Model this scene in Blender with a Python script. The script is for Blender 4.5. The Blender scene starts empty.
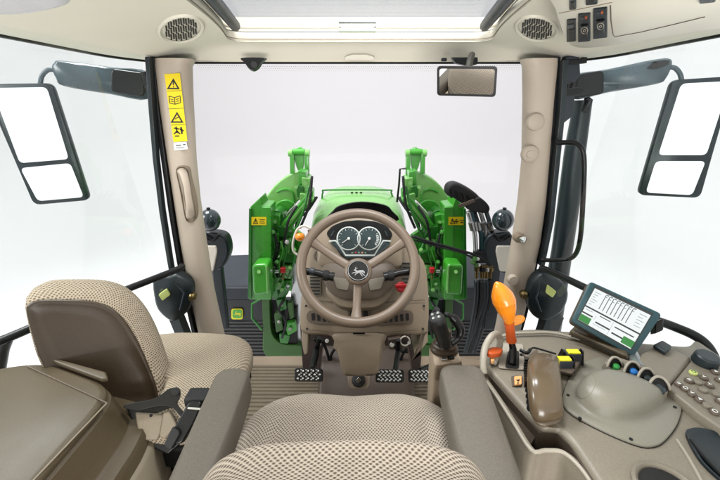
import bpy, bmesh, math, random
from mathutils import Vector, Matrix
random.seed(7)
V = Vector
PI = math.pi
sc = bpy.context.scene
COL = sc.collection
# ---------------------------------------------------------------- camera maths
EYE = V((0, 0, 1.3)); PITCH = math.radians(20.5); FPX = 360.0
CP, SP = math.cos(PITCH), math.sin(PITCH)
def ray(px, py):
    a = (px-360)/FPX; b = (240-py)/FPX
    return V((a, CP+b*SP, -SP+b*CP))
def P(px, py, t=None, x=None, y=None, z=None):
    d = ray(px, py)
    if x is not None: t = (x-EYE.x)/d.x
    if y is not None: t = (y-EYE.y)/d.y
    if z is not None: t = (z-EYE.z)/d.z
    return EYE+d*t
class Pl:
    """a real plane in the cab: origin + normal; hit() finds the point on it"""
    def __init__(s, o, n):
        s.o = V(o); s.n = V(n).normalized()
        s.u = V((1, 0, 0)); s.u = (s.u-s.n*s.u.dot(s.n)).normalized(); s.v = s.n.cross(s.u).normalized()
    def hit(s, px, py, off=0.0):
        d = ray(px, py); t = ((s.o+s.n*off)-EYE).dot(s.n)/d.dot(s.n)
        return EYE+d*t
    def at(s, a, b, c=0.0):
        return s.o+s.u*a+s.v*b+s.n*c
    def hits(s, pts, off=0.0): return [s.hit(a, b, off) for a, b in pts]
def pl3(a, b, c):
    n = (b-a).cross(c-a).normalized()
    if n.dot(EYE-a) < 0: n = -n
    return Pl(a, n)
# ---------------------------------------------------------------- materials
def lin(c):
    return tuple(((v/255)/12.92 if v/255 <= .04045 else ((v/255+.055)/1.055)**2.4) for v in c)
def mat(name, rgb, rough=.5, metal=0, var=.05, vscale=6, bump=0, bscale=300, spec=.5, coat=0, srgb=True, bdist=.0006, speck=0):
    m = bpy.data.materials.new(name); m.use_nodes = True
    nt = m.node_tree; N = nt.nodes; L = nt.links; b = N['Principled BSDF']
    c = lin(rgb) if srgb else rgb
    tc = N.new('ShaderNodeTexCoord')
    no = N.new('ShaderNodeTexNoise'); no.inputs['Scale'].default_value = vscale; no.inputs['Detail'].default_value = 6
    L.new(tc.outputs['Object'], no.inputs['Vector'])
    mp = N.new('ShaderNodeMapRange'); mp.inputs[1].default_value = .3; mp.inputs[2].default_value = .7
    mp.inputs[3].default_value = 1-var; mp.inputs[4].default_value = 1+var
    L.new(no.outputs['Fac'], mp.inputs[0])
    mx = N.new('ShaderNodeMix'); mx.data_type = 'RGBA'; mx.blend_type = 'MULTIPLY'; mx.inputs[0].default_value = 1
    mx.inputs[6].default_value = (*c, 1); L.new(mp.outputs[0], mx.inputs[7]); L.new(mx.outputs[2], b.inputs['Base Color'])
    if speck:
        sn = N.new('ShaderNodeTexNoise'); sn.inputs['Scale'].default_value = 420; sn.inputs['Detail'].default_value = 3; L.new(tc.outputs['Object'], sn.inputs['Vector'])
        sm = N.new('ShaderNodeMapRange'); sm.inputs[1].default_value = .3; sm.inputs[2].default_value = .7; sm.inputs[3].default_value = 1-speck; sm.inputs[4].default_value = 1+speck
        L.new(sn.outputs['Fac'], sm.inputs[0])
        m3 = N.new('ShaderNodeMix'); m3.data_type = 'RGBA'; m3.blend_type = 'MULTIPLY'; m3.inputs[0].default_value = 1
        L.new(mx.outputs[2], m3.inputs[6]); L.new(sm.outputs[0], m3.inputs[7]); L.new(m3.outputs[2], b.inputs['Base Color'])
    mr = N.new('ShaderNodeMapRange'); mr.inputs[1].default_value = .3; mr.inputs[2].default_value = .7
    mr.inputs[3].default_value = max(.02, rough-.09) if rough > .1 else .005; mr.inputs[4].default_value = min(1, rough+.10) if rough > .1 else .008
    L.new(no.outputs['Fac'], mr.inputs[0]); L.new(mr.outputs[0], b.inputs['Roughness'])
    b.inputs['Metallic'].default_value = metal; b.inputs['Specular IOR Level'].default_value = spec
    b.inputs['Coat Weight'].default_value = coat; b.inputs['Coat Roughness'].default_value = .08
    if bump:
        n2 = N.new('ShaderNodeTexNoise'); n2.inputs['Scale'].default_value = bscale; n2.inputs['Detail'].default_value = 2
        L.new(tc.outputs['Object'], n2.inputs['Vector'])
        bp = N.new('ShaderNodeBump'); bp.inputs['Strength'].default_value = bump; bp.inputs['Distance'].default_value = bdist
        L.new(n2.outputs['Fac'], bp.inputs['Height']); L.new(bp.outputs[0], b.inputs['Normal'])
    return m
def glassmat(name, tint, gl=.04):
    m = bpy.data.materials.new(name); m.use_nodes = True
    nt = m.node_tree; N = nt.nodes; L = nt.links; N.remove(N['Principled BSDF'])
    tr = N.new('ShaderNodeBsdfTransparent'); tr.inputs[0].default_value = (*tint, 1)
    g = N.new('ShaderNodeBsdfGlossy'); g.inputs['Roughness'].default_value = .02
    fr = N.new('ShaderNodeFresnel'); fr.inputs[0].default_value = 1.3
    ml = N.new('ShaderNodeMath'); ml.operation = 'MULTIPLY'; ml.inputs[1].default_value = gl*10
    mx = N.new('ShaderNodeMixShader'); L.new(fr.outputs[0], ml.inputs[0]); L.new(ml.outputs[0], mx.inputs[0])
    L.new(tr.outputs[0], mx.inputs[1]); L.new(g.outputs[0], mx.inputs[2])
    L.new(mx.outputs[0], N['Material Output'].inputs[0])
    return m
def fabricmat(name, light, dark, pitch=.0115, dotr=.33):
    """woven upholstery: staggered dark pits between raised light threads, from metric UVs"""
    m = bpy.data.materials.new(name); m.use_nodes = True
    nt = m.node_tree; N = nt.nodes; L = nt.links; b = N['Principled BSDF']
    uv = N.new('ShaderNodeUVMap'); sp = N.new('ShaderNodeSeparateXYZ')
    wn = N.new('ShaderNodeTexNoise'); wn.inputs['Scale'].default_value = 25; L.new(uv.outputs[0], wn.inputs['Vector'])
    ws = N.new('ShaderNodeVectorMath'); ws.operation = 'SUBTRACT'; ws.inputs[1].default_value = (.5, .5, .5); L.new(wn.outputs['Color'], ws.inputs[0])
    wm = N.new('ShaderNodeVectorMath'); wm.operation = 'SCALE'; wm.inputs['Scale'].default_value = pitch*.35; L.new(ws.outputs[0], wm.inputs[0])
    wa = N.new('ShaderNodeVectorMath'); wa.operation = 'ADD'; L.new(uv.outputs[0], wa.inputs[0]); L.new(wm.outputs[0], wa.inputs[1])
    L.new(wa.outputs[0], sp.inputs[0])
    def mth(op, a, c=None, d=None):
        n = N.new('ShaderNodeMath'); n.operation = op
        for i, q in enumerate((a, c, d)):
            if q is None: continue
            if isinstance(q, (int, float)): n.inputs[i].default_value = q
            else: L.new(q, n.inputs[i])
        return n.outputs[0]
    u = mth('DIVIDE', sp.outputs[0], pitch); v = mth('DIVIDE', sp.outputs[1], pitch*.62)
    row = mth('FLOOR', v)
    sh = mth('MULTIPLY', mth('MODULO', mth('ABSOLUTE', row), 2), .5)
    fu = mth('SUBTRACT', mth('FRACT', mth('ADD', u, sh)), .5); fv = mth('SUBTRACT', mth('FRACT', v), .5)
    d = mth('SQRT', mth('ADD', mth('MULTIPLY', fu, fu), mth('MULTIPLY', mth('MULTIPLY', fv, .62), mth('MULTIPLY', fv, .62))))
    s = N.new('ShaderNodeMapRange'); s.interpolation_type = 'SMOOTHSTEP'; s.inputs[1].default_value = dotr*.02; s.inputs[2].default_value = dotr
    L.new(d, s.inputs[0])
    no = N.new('ShaderNodeTexNoise'); no.inputs['Scale'].default_value = 900; L.new(uv.outputs[0], no.inputs['Vector'])
    n3 = N.new('ShaderNodeTexNoise'); n3.inputs['Scale'].default_value = 7; n3.inputs['Detail'].default_value = 5; L.new(uv.outputs[0], n3.inputs['Vector'])
    mx = N.new('ShaderNodeMix'); mx.data_type = 'RGBA'; L.new(s.outputs[0], mx.inputs[0])
    mx.inputs[6].default_value = (*lin(dark), 1); mx.inputs[7].default_value = (*lin(light), 1)
    vr = mth('ADD', mth('MULTIPLY', no.outputs['Fac'], .5), mth('ADD', mth('MULTIPLY', n3.outputs['Fac'], .3), .6))
    m2 = N.new('ShaderNodeMix'); m2.data_type = 'RGBA'; m2.blend_type = 'MULTIPLY'; m2.inputs[0].default_value = 1
    L.new(mx.outputs[2], m2.inputs[6]); L.new(vr, m2.inputs[7]); L.new(m2.outputs[2], b.inputs['Base Color'])
    b.inputs['Roughness'].default_value = .9; b.inputs['Specular IOR Level'].default_value = .2
    b.inputs['Sheen Weight'].default_value = .0
    h = mth('ADD', s.outputs[0], mth('MULTIPLY', no.outputs['Fac'], .35))
    bp = N.new('ShaderNodeBump'); bp.inputs['Strength'].default_value = .9; bp.inputs['Distance'].default_value = .0035
    L.new(h, bp.inputs['Height']); L.new(bp.outputs[0], b.inputs['Normal'])
    return m
M = {}
M['cream'] = mat('cream_headliner', (230, 224, 207), .75, var=.025, vscale=3, bump=.35, bscale=700)
M['creamtrim'] = mat('cream_trim', (230, 224, 208), .45, var=.02, bump=.1, bscale=500)
M['pillar'] = mat('taupe_pillar', (192, 177, 160), .55, var=.03, bump=.25, bscale=600, speck=0.05)
M['taupe'] = mat('taupe_plastic', (140, 124, 105), .5, var=.04, bump=.3, bscale=650, speck=0.1)
M['taupedark'] = mat('taupe_dark', (92, 79, 67), .55, var=.05, bump=.3, bscale=600, speck=0.12)
M['console'] = mat('console_plastic', (126, 118, 104), .45, var=.035, bump=.3, bscale=650, speck=0.1)
M['consolelight'] = mat('console_light', (160, 152, 138), .42, var=.03, bump=.2, bscale=600, speck=0.06)
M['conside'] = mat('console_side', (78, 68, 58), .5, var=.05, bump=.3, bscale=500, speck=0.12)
M['coverplate'] = mat('cover_plate', (131, 127, 114), .38, var=.03, bump=.25, bscale=700, speck=0.07)
M['arm'] = mat('armrest_vinyl', (98, 91, 81), .6, var=.05, bump=.5, bscale=900, speck=0.16)
M['wheel'] = mat('wheel_leatherette', (112, 96, 81), .4, var=.04, bump=.25, bscale=800, speck=0.1)
M['box'] = mat('box_plastic', (78, 67, 49), .42, var=.05, bump=.35, bscale=800, speck=0.12)
M['boxlight'] = mat('box_side_plastic', (132, 121, 103), .5, var=.04, bump=.3, bscale=700, speck=0.1)
M['shell'] = mat('seat_shell', (58, 46, 33), .42, spec=.35, var=.08, bump=.4, bscale=600, speck=0.16)
M['paddle'] = mat('glossy_taupe', (92, 77, 58), .24, var=.08, coat=.15)
M['black'] = mat('black_plastic', (11, 12, 13), .36, spec=.35, var=.12, bump=.2)
M['rubber'] = mat('black_rubber', (16, 17, 18), .65, var=.15, bump=.3, speck=0.2)
M['void'] = mat('dark_recess', (16, 15, 15), .8, var=.1)  # near-black; on slots, wells and gaps it paints their inner shade
M['teal'] = mat('dark_teal_plastic', (15, 27, 32), .38, var=.08, bump=.15)
M['tealframe'] = mat('monitor_teal', (32, 66, 72), .4, var=.04, bump=.15)
M['tealgrey'] = mat('mirror_teal_grey', (50, 64, 70), .32, var=.05)
M['navy'] = mat('dark_fender_plastic', (30, 36, 44), .5, var=.08, bump=.2)
M['slate'] = mat('slate_lid', (44, 50, 58), .35, var=.1)
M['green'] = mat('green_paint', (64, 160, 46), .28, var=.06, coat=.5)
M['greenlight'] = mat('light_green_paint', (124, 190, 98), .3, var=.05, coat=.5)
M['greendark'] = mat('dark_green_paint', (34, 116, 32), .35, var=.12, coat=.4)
M['olive'] = mat('olive_green_paint', (50, 92, 32), .4, var=.12)
M['steel'] = mat('worn_steel', (190, 192, 192), .28, metal=1, var=.12)
M['chrome'] = mat('chrome', (215, 215, 212), .15, metal=1, var=.03)
M['brass'] = mat('brass_fitting', (120, 104, 70), .3, metal=1, var=.1)
M['mirror'] = mat('mirror_glass', (252, 253, 253), .03, metal=1, var=.0)
M['orange'] = mat('orange_plastic', (240, 138, 22), .28, var=.04, coat=.4)
M['orangered'] = mat('red_orange_plastic', (206, 88, 34), .35, var=.05, coat=.3)
M['peach'] = mat('pale_orange_plastic', (236, 172, 112), .4, var=.03)
M['yellow'] = mat('yellow_plastic', (228, 220, 40), .4, var=.03)
M['palegreen'] = mat('pale_lime_plastic', (206, 214, 130), .4, var=.03)
M['label'] = mat('yellow_label', (246, 218, 20), .45, var=.02)
M['white'] = mat('white_print', (238, 238, 234), .5, var=.02)
M['ink'] = mat('black_print', (22, 22, 22), .5, var=.02)
M['red'] = mat('red_plastic', (196, 30, 40), .35, var=.05)
M['blue'] = mat('blue_plastic', (40, 120, 200), .35, var=.05)
M['knobgreen'] = mat('green_plastic', (52, 150, 70), .35, var=.05)
M['mat'] = mat('floor_mat_rubber', (108, 97, 80), .7, var=.1, vscale=14, bump=.4, bscale=300, speck=0.12)
M['redbrown'] = mat('brown_steel', (78, 64, 54), .5, var=.1)
M['gauge'] = mat('gauge_face', (38, 56, 58), .4, var=.03)
M['gaugering'] = mat('gauge_ring', (206, 212, 208), .3, var=.03)
M['lcd'] = mat('lcd_green_grey', (150, 172, 150), .4, var=.03)
M['sky'] = mat('backdrop_paper', (247, 246, 246), .9, var=.005)
M['slats'] = mat('slat_plastic', (66, 66, 64), .5)
M['fabric'] = fabricmat('woven_fabric', (188, 175, 159), (88, 75, 63), pitch=.0095, dotr=.39)
M['fabricfine'] = fabricmat('woven_fabric_fine', (184, 172, 157), (106, 93, 80), pitch=.0078, dotr=.38)
M['fabric2'] = fabricmat('woven_fabric_tan', (176, 162, 142), (98, 84, 67), pitch=.0080, dotr=.37)
M['windshield'] = glassmat('windshield_glass', (.895, .892, .90), .006)
M['sideglass'] = glassmat('side_glass', (.962, .988, .985), .008)
M['roofglass'] = glassmat('roof_glass', (.80, .81, .82), .012)
M['lampglass'] = mat('smoked_lamp', (36, 50, 54), .18, var=.05, coat=.5)
M['dial'] = mat('dial_plastic', (30, 40, 44), .4, var=.1)
def emis(name, rgb, s):
    m = bpy.data.materials.new(name); m.use_nodes = True
    b = m.node_tree.nodes['Principled BSDF']; b.inputs['Base Color'].default_value = (0.02, .02, .02, 1)
    b.inputs['Emission Color'].default_value = (*lin(rgb), 1); b.inputs['Emission Strength'].default_value = s
    b.inputs['Roughness'].default_value = .2
    return m
M['scrwhite'] = emis('screen_white', (240, 246, 246), .85)
M['scrdark'] = emis('screen_dark', (30, 40, 44), .8)
M['scrgrey'] = emis('screen_grey', (150, 160, 165), .8)
M['scrgreen'] = emis('screen_green', (30, 130, 50), .9)
# ---------------------------------------------------------------- mesh builder
def frame_of(axis):
    w = V(axis).normalized(); a = V((0, 0, 1)) if abs(w.z) < .9 else V((1, 0, 0))
    u = a.cross(w).normalized(); v = w.cross(u).normalized()
    return u, v, w
class B:
    def __init__(s): s.v = []; s.f = []; s.m = []; s.mi = 0; s.uv = None
    def mt(s, i): s.mi = i; return s
    def add(s, vs, fs):
        k = len(s.v); s.v += [V(q) for q in vs]; s.f += [tuple(k+i for i in f) for f in fs]; s.m += [s.mi]*len(fs); return s
    def box(s, c, size, u=None, v=None, w=None):
        c = V(c); u = V(u or (1, 0, 0)); v = V(v or (0, 1, 0)); w = V(w) if w else u.cross(v)
        a, b, d = [q/2 for q in size]
        vs = [c+u*(i*a)+v*(j*b)+w*(k*d) for k in (-1, 1) for j in (-1, 1) for i in (-1, 1)]
        return s.add(vs, [(0, 2, 3, 1), (4, 5, 7, 6), (0, 1, 5, 4), (2, 6, 7, 3), (0, 4, 6, 2), (1, 3, 7, 5)])
    def loft(s, rings, cap0=True, cap1=True, closed=True):
        n = len(rings[0]); vs = [q for r in rings for q in r]; fs = []
        for i in range(len(rings)-1):
            for j in range(n if closed else n-1):
                a = i*n+j; b = i*n+(j+1) % n; fs.append((a, b, b+n, a+n))
        if cap0: fs.append(tuple(range(n-1, -1, -1)))
        if cap1: fs.append(tuple((len(rings)-1)*n+j for j in range(n)))
        return s.add(vs, fs)
    def cyl(s, a, b, r0, r1=None, n=16, cap=True):
        a = V(a); b = V(b); r1 = r0 if r1 is None else r1; u, v, w = frame_of(b-a)
        ring = lambda c, r: [c+u*(r*math.cos(2*PI*k/n))+v*(r*math.sin(2*PI*k/n)) for k in range(n)]
        return s.loft([ring(a, r0), ring(b, r1)], cap, cap)
    def lathe(s, o, axis, prof, n=24):
        o = V(o); u, v, w = frame_of(axis)
        rs = [[o+w*h+u*(max(r, 1e-5)*math.cos(2*PI*k/n))+v*(max(r, 1e-5)*math.sin(2*PI*k/n)) for k in range(n)] for r, h in prof]
        return s.loft(rs, True, True)
    def tube(s, pts, r, n=10, closed=False, flat=1.0):
        pts = [V(q) for q in pts]; rings = []; N = len(pts); pu = None
        for i in range(N):
            if closed: t = pts[(i+1) % N]-pts[i-1]
            else: t = pts[min(i+1, N-1)]-pts[max(i-1, 0)]
            t.normalize()
            if pu is None: u, v, _ = frame_of(t)
            else:
                u = (pu-t*pu.dot(t)).normalized(); v = t.cross(u)
            pu = u; rr = r[i] if isinstance(r, (list, tuple)) else r
            rings.append([pts[i]+u*(rr*math.cos(2*PI*k/n))+v*(rr*flat*math.sin(2*PI*k/n)) for k in range(n)])
        if closed: rings.append(rings[0]); return s.loft(rings, False, False)
        return s.loft(rings)
    def prism(s, pts, d):
        pts = [V(q) for q in pts]; d = V(d); return s.loft([pts, [q+d for q in pts]])
    def ell(s, c, rx, ry, rz, n=20, m=12, u=(1, 0, 0), v=(0, 1, 0)):
        c = V(c); u = V(u); v = V(v); w = u.cross(v)
        rs = []
        for i in range(m+1):
            t = PI*i/m; st = max(math.sin(t), 1e-4)
            rs.append([c+u*(rx*st*math.cos(2*PI*k/n))+v*(ry*st*math.sin(2*PI*k/n))+w*(rz*math.cos(t)) for k in range(n)])
        return s.loft(rs)
    def torus(s, c, axis, R, r, n=48, m=14, flat=1.0):
        u, v, w = frame_of(axis); c = V(c)
        rs = []
        for i in range(n):
            a = 2*PI*i/n; d = u*math.cos(a)+v*math.sin(a)
            rs.append([c+d*(R+r*math.cos(2*PI*k/m))+w*(r*flat*math.sin(2*PI*k/m)) for k in range(m)])
        rs.append(rs[0]); return s.loft(rs, False, False)
    def build(s, name, mats, parent=None, bevel=0, seg=2, smooth=True, sub=0, uvf=None, ang=40):
        me = bpy.data.meshes.new(name)
        me.from_pydata([tuple(q) for q in s.v], [], s.f)
        if not isinstance(mats, (list, tuple)): mats = [mats]
        for m in mats: me.materials.append(m if not isinstance(m, str) else M[m])
        for p, i in zip(me.polygons, s.m): p.material_index = i
        bm = bmesh.new(); bm.from_mesh(me)
        bmesh.ops.remove_doubles(bm, verts=bm.verts, dist=1e-6)
        bmesh.ops.recalc_face_normals(bm, faces=bm.faces)
        bm.to_mesh(me); bm.free()
        if uvf or s.uv:
            ul = me.uv_layers.new(name='UVMap')
            for lp in me.loops:
                co = me.vertices[lp.vertex_index].co; ul.data[lp.index].uv = uvf(co)
        o = bpy.data.objects.new(name, me); COL.objects.link(o)
        if smooth:
            me.polygons.foreach_set('use_smooth', [True]*len(me.polygons))
            if ang < 180: me.set_sharp_from_angle(angle=math.radians(ang))
        if bevel:
            md = o.modifiers.new('bevel', 'BEVEL'); md.width = bevel; md.segments = seg; md.limit_method = 'ANGLE'
            md.angle_limit = math.radians(38); md.harden_normals = False
            if smooth: me.set_sharp_from_angle(angle=math.radians(180))
            w = o.modifiers.new('wn', 'WEIGHTED_NORMAL'); w.keep_sharp = True
        if sub:
            md = o.modifiers.new('sub', 'SUBSURF'); md.levels = md.render_levels = sub
        if parent is not None: adopt(o, parent)
        return o
def adopt(o, p):
    o.parent = p
    o.matrix_parent_inverse = Matrix.Translation(-p.location) if p.type == 'EMPTY' else Matrix.Identity(4)
def tag(o, label, cat, group=None):
    o['label'] = label; o['category'] = cat
    if group: o['group'] = group
    return o
def thing(name, label, cat, loc, group=None):
    o = bpy.data.objects.new(name, None); COL.objects.link(o); o.location = V(loc); o.empty_display_size = .05
    return tag(o, label, cat, group)
def struct(o): o['kind'] = 'structure'; return o
def smooth(pts, n=6, closed=True):
    pts = [V(q) for q in pts]; out = []; N = len(pts)
    for i in range(N if closed else N-1):
        g = (lambda k: pts[k % N]) if closed else (lambda k: pts[max(0, min(N-1, k))])
        p0, p1, p2, p3 = g(i-1), g(i), g(i+1), g(i+2)
        for k in range(n):
            t = k/n
            out.append(.5*((2*p1)+(p2-p0)*t+(2*p0-5*p1+4*p2-p3)*t*t+(3*p1-p0-3*p2+p3)*t**3))
    if not closed: out.append(pts[-1])
    return out
def roundpoly(c, r, side=6, cn=6):
    """rounded polygon of 2D/3D points; same count for every call with the same number of corners"""
    c = [V(q) for q in c]; N = len(c); out = []
    if not isinstance(r, (list, tuple)): r = [r]*N
    arcs = []
    for i in range(N):
        a, b, d = c[i-1], c[i], c[(i+1) % N]
        p = b+(a-b).normalized()*min(r[i], (a-b).length*.49); q = b+(d-b).normalized()*min(r[i], (d-b).length*.49)
        arcs.append([p*(1-t)**2+b*2*t*(1-t)+q*t*t for t in [k/cn for k in range(cn+1)]])
    for i in range(N):
        out += arcs[i]; p = arcs[i][-1]; q = arcs[(i+1) % N][0]
        out += [p.lerp(q, k/side) for k in range(1, side)]
    return out
def scale_about(pts, k, c=None):
    c = c or sum(pts, V((0, 0, 0)))/len(pts); return [c+(q-c)*k for q in pts]
def inset(pts, d):
    c = sum(pts, V((0, 0, 0)))/len(pts); return [q+(c-q).normalized()*min(d, (c-q).length*.95) for q in pts]
def v2(l): return [V((a, b)) for a, b in l]

# ================================================================ SETTING
bd = B()
prof = [(-6, -1.15)]; R = 2.5
# cyclorama: floor, curved sweep, front wall; wraps the sides too
prof = []
rings = []
def cyc(h, ins):
    X = 7-ins; Y1 = 9-ins; Y0 = -6
    pts = [V((-X, Y0, h))]
    cr = 3
    for k in range(9):
        a = PI-k*PI/16; pts.append(V((-X+cr+cr*math.cos(a), Y1-cr+cr*math.sin(a), h)))
    for k in range(9):
        a = PI/2-k*PI/16; pts.append(V((X-cr+cr*math.cos(a), Y1-cr+cr*math.sin(a), h)))
    pts.append(V((X, Y0, h))); return pts
for k in range(9):
    a = k*PI/16; rings.append(cyc(-1.15+1.8*(1-math.cos(a)), 1.8*(1-math.sin(a))))
rings.append(cyc(7, 0))
bd.loft(rings, cap0=True, cap1=False, closed=False)
struct(bd.build('studio_backdrop', 'sky', ang=180))

# cab floor (base slab + ribbed mat)
fl = B().box((0, .55, -.03), (1.9, 2.2, .05)); fo = struct(fl.build('cab_floor', 'taupe', bevel=.005))
rb = B(); ys = []; y = -.5
prof = []
while y < 1.56:
    prof += [(y, .004), (y+.004, .011), (y+.016, .011), (y+.020, .004)]; y += .024
rows = [[V((x, yy, zz)) for x in (-.93, -.3, .3, .93)] for yy, zz in prof]
rb.loft(rows, False, False, closed=False)
tag(rb.build('floor_mat', 'mat', ang=30), 'ribbed taupe rubber mat covering the cab floor', 'floor mat')
# ================================================================ HEADLINER
ZO, ZI = 1.466, 1.53
def hl_outer(ins, z):
    c = [(-.90+ins, -.7), (.90-ins, -.7), (.90-ins, 1.46), (.80-ins, 1.635-ins), (-.80+ins, 1.635-ins), (-.90+ins, 1.46)]
    return roundpoly([V((a, b, z)) for a, b in c], [.1, .1, .12, .08, .08, .12], side=10, cn=8)
def hl_inner(g, z):
    c = [(-.33-g, .1-g), (.33+g, .1-g), (.42+g, 1.2), (.50+g, 1.545+g), (-.50-g, 1.545+g), (-.42-g, 1.2)]
    return roundpoly([V((a, b, z)) for a, b in c], [.1, .1, .3, .09, .09, .3], side=10, cn=8)
def lerp_ring(a, b, t, z): return [V((p.x*(1-t)+q.x*t, p.y*(1-t)+q.y*t, z)) for p, q in zip(a, b)]
head = thing('cab_headliner', 'cream padded headliner framing the glass roof hatch', 'headliner', (0, .5, 1.6))
O, I = hl_outer(0, ZO), hl_inner(0, ZI)
hb = B()
top = [q+V((0, 0, .10)) for q in O]
rs = [hl_outer(-.012, 1.60), hl_outer(-.012, ZO+.012), hl_outer(-.004, ZO+.002), hl_outer(.012, ZO)]
for t, z in ((.12, 1.470), (.25, 1.481), (.45, 1.500), (.65, 1.514), (.82, 1.522), (.94, 1.525)): rs.append(lerp_ring(O, I, t, z))
rs += [hl_inner(-.004, ZI-.004), hl_inner(.0, ZI-.002), hl_inner(.002, ZI), hl_inner(.0015, ZI+.003), hl_inner(-.0015, ZI+.006), hl_inner(-.003, ZI+.027), hl_inner(.002, ZI+.031), hl_inner(.012, ZI+.033), hl_inner(.012, 1.61)]
hb.loft(rs, False, False); hpanel = hb.build('headliner_panel', 'cream', head, ang=60)
B().loft([hl_outer(-.012, 1.602), hl_inner(.012, 1.604)], False, False).build('roof_skin', 'creamtrim', head)
B().tube(hl_outer(-.004, ZO-.001), .0055, 8, closed=True).build('edge_seal', 'black', head)
B().tube(hl_inner(-.002, ZI+.005), .0013, 6, closed=True).build('header_crease_shade', 'taupe', head)  # taupe line paints in the shade of the lip's crease
B().tube(hl_inner(-.001, ZI+.029), .0016, 6, closed=True).build('hatch_gasket', 'slate', head)
# front header latch
cr = [V((x, 1.615-.012*(x/.5)**2, 1.4955)) for x in [(-.52+.04*k) for k in range(27)]]
lt = B(); pf = Pl(P(360, 54, y=1.60), (0, -.9, -.45))
lt.prism(roundpoly(pf.hits([(345, 59), (345, 56), (352, 53.6), (367, 53.6), (374, 56), (374, 59)]), .004), pf.n*.012)
lt.build('header_latch', 'creamtrim', head, bevel=.002)
# grey oval dome at top left
pd = Pl(P(30, 3, z=1.462), (0.35, -.55, -.78))
dm = smooth([pd.hit(*q) for q in [(-40, -30), (20, -28), (60, -12), (70, 1), (50, 9), (15, 14), (-20, 12), (-50, -5)]], 5)
o = B().loft([[q-pd.n*.03 for q in dm], dm, inset([q+pd.n*.004 for q in dm], .006)], True, True).build('lamp_dome', mat('grey_dome', (176, 176, 178), .3, var=.02, coat=.3), head)
# roof hatch
hatch = thing('roof_hatch', 'clear glass roof hatch with dark seal and grab loop', 'roof hatch', (0, .8, 1.58))
g = hl_inner(.008, 1.585); B().prism(g, (0, 0, .006)).build('hatch_glass', 'roofglass', hatch)
B().tube(hl_inner(.010, 1.578), .004, 8, closed=True).build('hatch_seal', 'creamtrim', hatch)
hy = 1.30
ph = Pl((0, hy, 1.55), (0, -1, 0))
B().tube([ph.hit(341, 31), ph.hit(339, 22.5), ph.hit(376, 22.5), ph.hit(374, 31)], .0028, 8).build('hatch_handle', 'tealgrey', hatch)
B().box(ph.hit(357.5, 30.5), (ph.hit(376, 30).x-ph.hit(339, 30).x, .02, .010)).build('handle_base', mat('pale_green_grey', (176, 186, 170), .4), hatch, bevel=.002)
# dark gas struts beside the hatch, seen at its corners
for sx in (-1, 1):
    a = V((sx*.455, 1.50, 1.572)); b = V((sx*.372, .98, 1.566)); c = V((sx*.325, .5, 1.566))
    B().tube(smooth([a, b, c], 6, False), .019, 12).build('gas_strut', 'navy', hatch)
from mathutils.bvhtree import BVHTree
class Surf:
    """finds where a sight line meets an already built surface, so trim can lie flush on it"""
    def __init__(s, o):
        bm = bmesh.new(); bm.from_mesh(o.data); s.t = BVHTree.FromBMesh(bm); bm.free()
    def hit(s, px, py, off=0.0):
        d = ray(px, py).normalized(); co_, no_, _, _ = s.t.ray_cast(EYE, d)
        if no_.dot(d) > 0: no_ = -no_
        return co_+no_*off
    def nrm(s, px, py):
        d = ray(px, py).normalized(); co_, no_, _, _ = s.t.ray_cast(EYE, d)
        return -no_ if no_.dot(d) > 0 else no_
HS = Surf(hpanel)
# speaker grilles
def grille(xs, sgn, label):
    cx, cy, rx, ry, tilt = xs
    t = thing('speaker_grille', label, 'speaker grille', (0, 0, 0), 'oval speaker grilles in the headliner')
    ring = []
    for k in range(48):
        a = 2*PI*k/48; x = rx*math.cos(a); y = ry*math.sin(a); ring.append((cx+x, cy+y+tilt*x))
    t.location = HS.hit(cx, cy); nn = HS.nrm(cx, cy)
    def sc2(k): return [(cx+(a-cx)*k, cy+(b_-cy)*k) for a, b_ in ring]
    rr_ = [[HS.hit(a, b_, o_) for a, b_ in sc2(k)] for k, o_ in ((1.16, -.004), (1.13, .004), (1.08, .0065), (1.02, .005), (.98, .001), (.94, .002))]
    B().loft(rr_, False, False).build('grille_rim', 'cream', t, ang=70)
    pg = Pl(HS.hit(cx, cy), nn)
    gb = B()
    n = 15
    for i in range(n):
        fx = -1+2*(i+.5)/n
        h = math.sqrt(max(0, .86-fx*fx))
        if h < .12: continue
        k = max(1, round(h*3.4))
        for j in range(k):
            ymid = -h+2*h*(j+.5)/k + (.06 if i % 2 else -.06); hh = h/k*.84
            x0 = cx+fx*rx*.9; lean = -sgn*1.4
            pts = [(x0-.78+lean*-hh, cy+(ymid-hh)*ry+tilt*(x0-cx)), (x0+.78+lean*-hh, cy+(ymid-hh)*ry+tilt*(x0-cx)),
                   (x0+.78+lean*hh, cy+(ymid+hh)*ry+tilt*(x0-cx)), (x0-.78+lean*hh, cy+(ymid+hh)*ry+tilt*(x0-cx))]
            gb.prism([HS.hit(a, b_, .0004) for a, b_ in pts], nn*.0016)
    gb.build('grille_slots', 'void', t, smooth=False)
grille((181, 28.5, 20.5, 12.5, -.10), -1, 'oval speaker grille in the cream headliner above the yellow warning label')
grille((537, 28, 19.5, 11.5, .10), 1, 'oval speaker grille in the cream headliner beside the rocker switches')
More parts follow.
